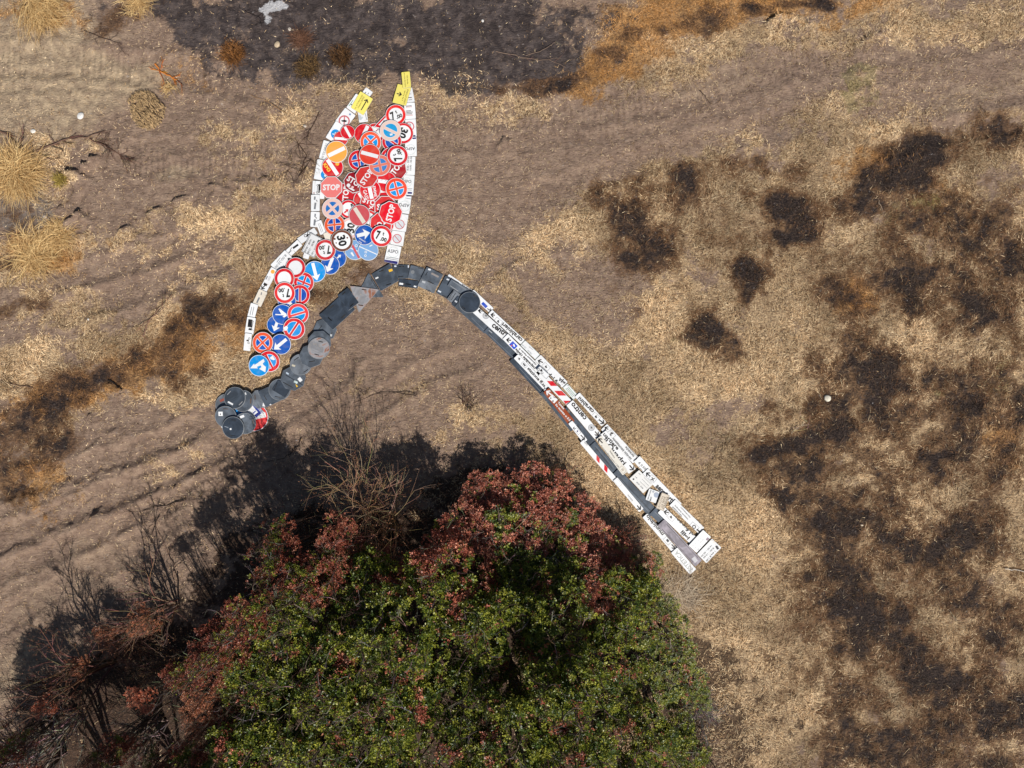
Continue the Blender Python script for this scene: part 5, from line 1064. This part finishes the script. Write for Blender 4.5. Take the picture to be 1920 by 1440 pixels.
TANW, GREYW, REDW, DARKW = lin(168, 138, 110), lin(150, 138, 128), lin(136, 98, 84), lin(70, 54, 46)
bare(700, 965, 3.6, .45, 'tall pale bare shrub rising out of the shadow above the thicket', TANW, 16, 3, (lin(170, 120, 88), 3), (-.03, .35))
bare(735, 985, 2.8, .5, 'tan twiggy shrub beside the tall pale bare shrub', lin(160, 122, 92), 14, 3, (lin(176, 124, 88), 3), (0, .1))
bare(655, 1085, 2.6, .6, 'reddish twiggy dead shrub sunk in the green trees', REDW, 20, 3, (lin(150, 96, 76), 3), (0, 0))
bare(355, 1235, 2.0, .95, 'broad dead shrub of tangled brown branches with some tan leaves', lin(126, 104, 88), 34, 3, (lin(186, 140, 98), 2), (-.1, 0))
bare(150, 1340, 2.6, .9, 'grey bare shrub with long crooked branches in the dark corner', GREYW, 16, 3, None, (-.2, -.2), thick=.03)
bare(310, 1350, 2.4, .8, 'grey bare shrub with pale forked branches at the bottom edge', lin(136, 122, 112), 14, 3, None, (0, -.2), thick=.03)
bare(215, 1240, 3.4, .5, 'tall dark bare tree throwing a branched shadow over the track', lin(112, 86, 72), 5, 4, (lin(150, 92, 66), 2), (-.05, .1), thick=.045)
bare(330, 1130, 3.0, .5, 'slender bare shrub at the shadow edge beside the track', lin(130, 104, 88), 7, 3, (lin(140, 96, 74), 2), (-.05, .2), thick=.03)
bare(260, 1190, 1.6, .8, 'low brown dead shrub spreading along the edge of the track', lin(122, 90, 74), 22, 3, (lin(150, 96, 72), 2))
bare(100, 1290, 1.8, .8, 'dark low dead shrub by the lower end of the track', lin(96, 74, 64), 18, 3, (lin(140, 84, 60), 2))
bare(1300, 1320, 1.2, .9, 'grey leafless shrub where the thicket meets the straw', lin(160, 150, 142), 26, 3, None, (.2, 0))
bare(1290, 1400, 1.4, .9, 'grey-brown leafless shrub at the bottom right edge of the thicket', lin(132, 116, 104), 26, 3, (lin(130, 80, 62), 1))
bare(560, 965, 2.8, .5, 'dark bare shrub standing in the deepest shadow', DARKW, 10, 3, (lin(110, 60, 46), 3))
bare(1165, 1010, 1.2, .9, 'low reddish dead shrub beside the straw right of the thicket', lin(140, 104, 88), 20, 3, (lin(168, 90, 64), 2))
bare(1050, 905, 1.2, .9, 'low brown dead shrub above the red-leaved trees', lin(140, 110, 86), 20, 3, (lin(160, 100, 70), 2))
bare(870, 765, .9, 3.2, 'thin dark brushwood lying on the soil above the thicket', lin(92, 72, 60), 12, 2, None, (.6, .6), thick=.01)
bare(60, 1420, 2.4, .9, 'grey bare shrub in the bottom left corner', GREYW, 14, 3, None, (-.1, 0), thick=.03)
bare(430, 1330, 2.2, .8, 'brown twiggy shrub between the tan leaves and the green trees', lin(120, 92, 74), 18, 3, (lin(150, 100, 70), 3))

# ---- grass tussocks
def tussock(px, py, R, n, cols, label, bias=(0, 0), h=.5, name='grass_tussock', w=.008, sp=.3):
    x, y = W(px, py); r = np.random.default_rng(int(px * 3 + py))
    a = r.uniform(0, 6.283, n); L = R * r.uniform(.25, .95, n); e = r.uniform(.15, 1.2, n) * h * 1.6
    bxx, byy = r.normal(0, R * sp, n), r.normal(0, R * sp, n)
    dx, dy = np.cos(a) + bias[0], np.sin(a) + bias[1]; a = np.arctan2(dy, dx)
    V = []; T = []
    d = np.stack([np.cos(a), np.sin(a)], -1); s = np.stack([-np.sin(a), np.cos(a)], -1)
    z0 = np.zeros(n); zt = L * np.sin(e); hl = L * np.cos(e)
    b0 = np.stack([bxx, byy, z0], -1); mid = np.stack([bxx + d[:, 0] * hl * .55, byy + d[:, 1] * hl * .55, zt * .8], -1); tip = np.stack([bxx + d[:, 0] * hl, byy + d[:, 1] * hl, zt * .75], -1)
    s3 = np.stack([s[:, 0], s[:, 1], r.normal(0, .4, n)], -1) * w / 2
    V = np.stack([b0 - s3, b0 + s3, mid + s3, mid - s3, tip], 1).reshape(-1, 3)
    k = np.arange(n)[:, None] * 5
    T = np.concatenate([k + np.array([[0, 1, 2]]), k + np.array([[0, 2, 3]]), k + np.array([[3, 2, 4]])])
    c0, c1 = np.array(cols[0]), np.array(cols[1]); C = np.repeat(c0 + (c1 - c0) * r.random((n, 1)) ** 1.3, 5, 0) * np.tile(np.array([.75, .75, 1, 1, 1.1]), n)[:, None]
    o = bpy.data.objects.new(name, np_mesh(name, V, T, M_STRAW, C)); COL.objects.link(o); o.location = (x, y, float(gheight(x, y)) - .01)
    tag(o, label, 'grass tussock', None)
ST = (lin(176, 136, 84), lin(244, 212, 152)); BRN = (lin(70, 46, 28), lin(172, 116, 62)); CH = (lin(36, 28, 24), lin(140, 108, 66))
tussock(35, 325, 1.15, 2600, ST, 'big round straw-coloured tussock at the end of the broken bank', (.15, -.4), .32, sp=.2)
tussock(75, 15, .95, 1300, ST, 'long combed straw tussock beside the pale soil', (.9, -.5), .3)
tussock(262, 2, .6, 500, ST, 'thin straw tussock at the edge of the ash', (0, -.5), .35)
tussock(438, 103, .42, 1500, BRN, 'round brown scorched tussock at the edge of the ash', (0, 0), .8)
tussock(578, 128, .42, 1000, CH, 'greenish charred tussock with a burnt heart', (0, 0), .6)
tussock(640, 108, .4, 900, (lin(22, 18, 17), lin(120, 84, 48)), 'blackened tussock ring standing in the ash', (0, 0), .6)
tussock(565, 75, .4, 500, (lin(84, 58, 44), lin(130, 92, 70)), 'reddish-brown flattened tussock in the ash', (0, 0), .2)
tussock(120, 340, .3, 350, (lin(110, 90, 40), lin(200, 176, 90)), 'small yellow-green tussock on the broken bank', (0, -.2), .6)
tussock(318, 165, .3, 160, ST, 'tiny straw tuft beside the orange dead plant', (-.1, -.8), .35)
tussock(60, 475, .9, 1300, ST, 'flattened straw tussock below the grey ash patch', (.5, -.2), .2)
tussock(110, 440, .6, 800, ST, 'straw tussock at the foot of the broken bank', (.2, -.4), .25)
tussock(1275, 1115, .85, 420, (lin(150, 130, 110), lin(222, 204, 176)), 'long pale dry stalks spraying out of the thicket edge', (.8, .25), .12)
tussock(1225, 1125, .8, 300, (lin(150, 130, 110), lin(222, 204, 176)), 'long pale dry stalks lying along the thicket edge', (.5, -.6), .12)

# ---- the clump of dry curled fern on the bare soil
r = np.random.default_rng(77); n = 900
th = r.uniform(0, 6.28, n); rr = np.sqrt(r.random(n)) * .5
fx, fy = rr * np.cos(th) * 1.0 - .05 * rr, rr * np.sin(th) * 1.15
fx -= np.where(fy > .2, .12, 0)
fz = .10 + .16 * (1 - (rr / .5) ** 2) * r.uniform(.6, 1, n)
T = Tubes()
for i in range(n):
    p = Vector((fx[i], fy[i], fz[i])); d = Vector((-.5, .7, .25)) + Vector(tuple(r.normal(0, .25, 3)))
    q = p + d.normalized() * .09; c = tuple(np.array(lin(206, 174, 130)) * r.uniform(.5, 1.15))
    T.path([p, p.lerp(q, .5) + Vector((0, 0, .02)), q - Vector((0, 0, .02))], .012, .004, c, 3)
for i in range(60):
    a = r.uniform(0, 6.28); T.path([(0, 0, 0), (math.cos(a) * .25, math.sin(a) * .28, .14), (math.cos(a) * .46, math.sin(a) * .5, .10)], .006, .003, lin(96, 76, 58), 3)
x, y = W(282, 210)
o = bpy.data.objects.new('dry_fern', T.mesh('dry_fern')); COL.objects.link(o); o.location = (x, y, float(gheight(x, y)) - .02)
tag(o, 'clump of curled tan dead fronds lying on bare soil', 'dead plant')

# ---- fallen branches and sticks
def stick(pts, r0, r1, label, col, side=0, name='fallen_branch', z=.03):
    rng = random.Random(int(pts[0][0] * 3 + pts[0][1])); P = [W(*p) for p in pts]; o0 = P[0]; T = Tubes()
    P3 = [Vector((p[0] - o0[0], p[1] - o0[1], float(gheight(*p)) - float(gheight(*o0)) + z + rng.uniform(-.01, .03))) for p in P]
    fine = []
    for a, b in zip(P3[:-1], P3[1:]):
        for t in (0, .33, .66): fine.append(a.lerp(b, t) + Vector((rng.gauss(0, .015), rng.gauss(0, .015), rng.gauss(0, .008))))
    fine.append(P3[-1]); T.path(fine, r0, r1, col, 6)
    tips = []
    for i in range(side):
        at = fine[rng.randint(1, len(fine) - 1)]; d = (fine[-1] - fine[0]).normalized() + Vector((rng.gauss(0, .8), rng.gauss(0, .8), rng.uniform(0, .25)))
        grow(rng, T, at, d, rng.uniform(.2, .5), r0 * .45, 2, col, tips, .25, (1, 3), .6, .6, -.02)
    o = bpy.data.objects.new(name, T.mesh(name)); COL.objects.link(o); o.location = (o0[0], o0[1], float(gheight(*o0)))
    tag(o, label, 'branch')
BR = lin(112, 88, 74); DK = lin(48, 38, 34); PL = lin(180, 160, 138)
stick([(0, 245), (20, 255), (38, 280), (60, 292), (95, 275), (130, 262), (165, 258), (200, 246)], .035, .012, 'long crooked root along the top of the broken bank', BR, 14)
stick([(170, 262), (200, 275), (225, 290), (240, 300)], .018, .006, 'brown brushwood at the end of the broken bank', lin(104, 78, 66), 26)
stick([(270, 632), (275, 610), (297, 580), (325, 552)], .025, .008, 'long thin branch standing out of the charred strip', lin(128, 100, 84), 3)
stick([(930, 98), (965, 106), (1000, 112), (1030, 113), (1060, 128)], .012, .006, 'thin pale branch lying across the ash', lin(130, 110, 96), 4)
stick([(985, 105), (1010, 100), (1030, 88), (1042, 80)], .010, .005, 'thin pale side branch lying across the ash', lin(130, 110, 96), 2)
stick([(565, 820), (560, 835), (545, 850), (535, 858), (500, 865)], .014, .006, 'thin black stick beside the pile of discs', DK, 2)
stick([(300, 965), (290, 985), (285, 1000)], .012, .006, 'black forked twig on the track beside the shadow', DK, 6)
stick([(350, 935), (320, 945), (290, 950), (265, 960)], .014, .005, 'dark brushwood at the shadow edge on the track', DK, 14)
stick([(325, 1085), (330, 1060), (315, 1035), (305, 1010), (290, 985)], .016, .006, 'pale crooked branch rising by the shadow edge', lin(150, 124, 106), 5)
stick([(780, 742), (740, 735), (700, 740), (665, 755)], .012, .005, 'dark thin twigs on the soil above the thicket', lin(62, 50, 44), 12)
stick([(205, 712), (220, 722), (230, 730)], .03, .015, 'short charred stick on the cracked soil', lin(40, 34, 32), 1)
stick([(60, 728), (30, 722), (0, 716)], .014, .006, 'brown twigs on the charred corner', BR, 10)
stick([(1312, 168), (1322, 182), (1335, 195)], .010, .006, 'single dark twig on the bare track', lin(66, 52, 46), 1)
stick([(1645, 372), (1650, 385), (1653, 396)], .010, .006, 'pale straight twig on the trampled straw', PL, 0)
stick([(1880, 1065), (1900, 1068), (1925, 1072)], .012, .008, 'long white stalk lying on the straw at the right edge', lin(214, 204, 190), 1)
stick([(1775, 1140), (1785, 1152), (1790, 1163)], .009, .006, 'pale curved stalk lying on charred stubble', PL, 2)
stick([(1480, 812), (1495, 800), (1512, 790)], .010, .004, 'small pale dead twig on the charred strip', lin(190, 170, 146), 6)
stick([(540, 215), (500, 190), (470, 178)], .008, .004, 'thin straw stalk on the soil left of the flower', lin(170, 130, 88), 1)
stick([(690, 330), (655, 322), (630, 330)], .010, .004, 'brown brushwood left of the flower head', lin(84, 64, 54), 0)
stick([(555, 260), (575, 290), (560, 330), (585, 300), (540, 320)], .014, .004, 'dark tangle of dead twigs left of the flower head', lin(78, 60, 50), 30)
stick([(600, 210), (585, 240), (575, 260)], .012, .004, 'dark dead twigs by the tip of the left edge', lin(78, 60, 50), 16)
stick([(160, 60), (210, 78), (230, 84)], .010, .004, 'fine dark twigs beside the combed straw tussock', lin(74, 58, 50), 6)
stick([(290, 120), (300, 132), (318, 142), (330, 148)], .03, .02, 'orange dead leaf stalk on the soil', lin(190, 118, 56), 8, 'dead_leaf_stalk')
stick([(460, 20), (475, 28), (490, 36)], .012, .006, 'charred twig beside the white ash', lin(30, 26, 26), 3)

# ---- loose stones and scraps
def stone(px, py, s, label, col, name='stone'):
    x, y = W(px, py); bm = bmesh.new(); bmesh.ops.create_icosphere(bm, subdivisions=2, radius=s)
    rng = random.Random(int(px + py))
    k = [Vector((rng.gauss(0, 1), rng.gauss(0, 1), rng.gauss(0, 1))).normalized() for _ in range(7)]
    for v in bm.verts:
        d = v.co.normalized(); v.co *= 1 - .35 * max(0, max(d.dot(q) for q in k) - .55); v.co.z *= .55; v.co.x *= 1.2
    me = bpy.data.meshes.new(name); bm.to_mesh(me); bm.free(); me.materials.append(stone_mat(col))
    o = bpy.data.objects.new(name, me); COL.objects.link(o); o.location = (x, y, float(gheight(x, y)) + s * .25); o.rotation_euler = (0, 0, rng.uniform(0, 6)); tag(o, label, 'stone')
def stone_mat(c):
    g = NT('stone'); n = g.noise(14, 4, .6); g.out(g.mix(g.ramp(n, .3, .7), tuple(v * .75 for v in c), c), .9); return g.m
stone(1550, 747, .10, 'white stone standing out on the charred stubble', lin(226, 218, 200))
stone(152, 218, .10, 'white scrap-like stone on the pale soil', lin(232, 230, 226))
stone(62, 246, .07, 'small white stone above the crooked root', lin(226, 222, 214))
stone(520, 84, .09, 'cream stone on the ash below the white ash patch', lin(196, 176, 148))
stone(543, 55, .05, 'small pale stone on the ash', lin(210, 200, 186))
stone(905, 40, .04, 'tiny white stone on the dark ash', lin(230, 226, 220))
stone(85, 407, .06, 'small beige stone on the grey ash patch', lin(190, 176, 160))
stone(167, 599, .03, 'tiny white pebble on the track', lin(226, 220, 212))
stone(572, 236, .05, 'pale pebble among the dead twigs', lin(200, 188, 174))
stone(1615, 984, .04, 'small pale pebble on the trampled straw', lin(214, 200, 176))
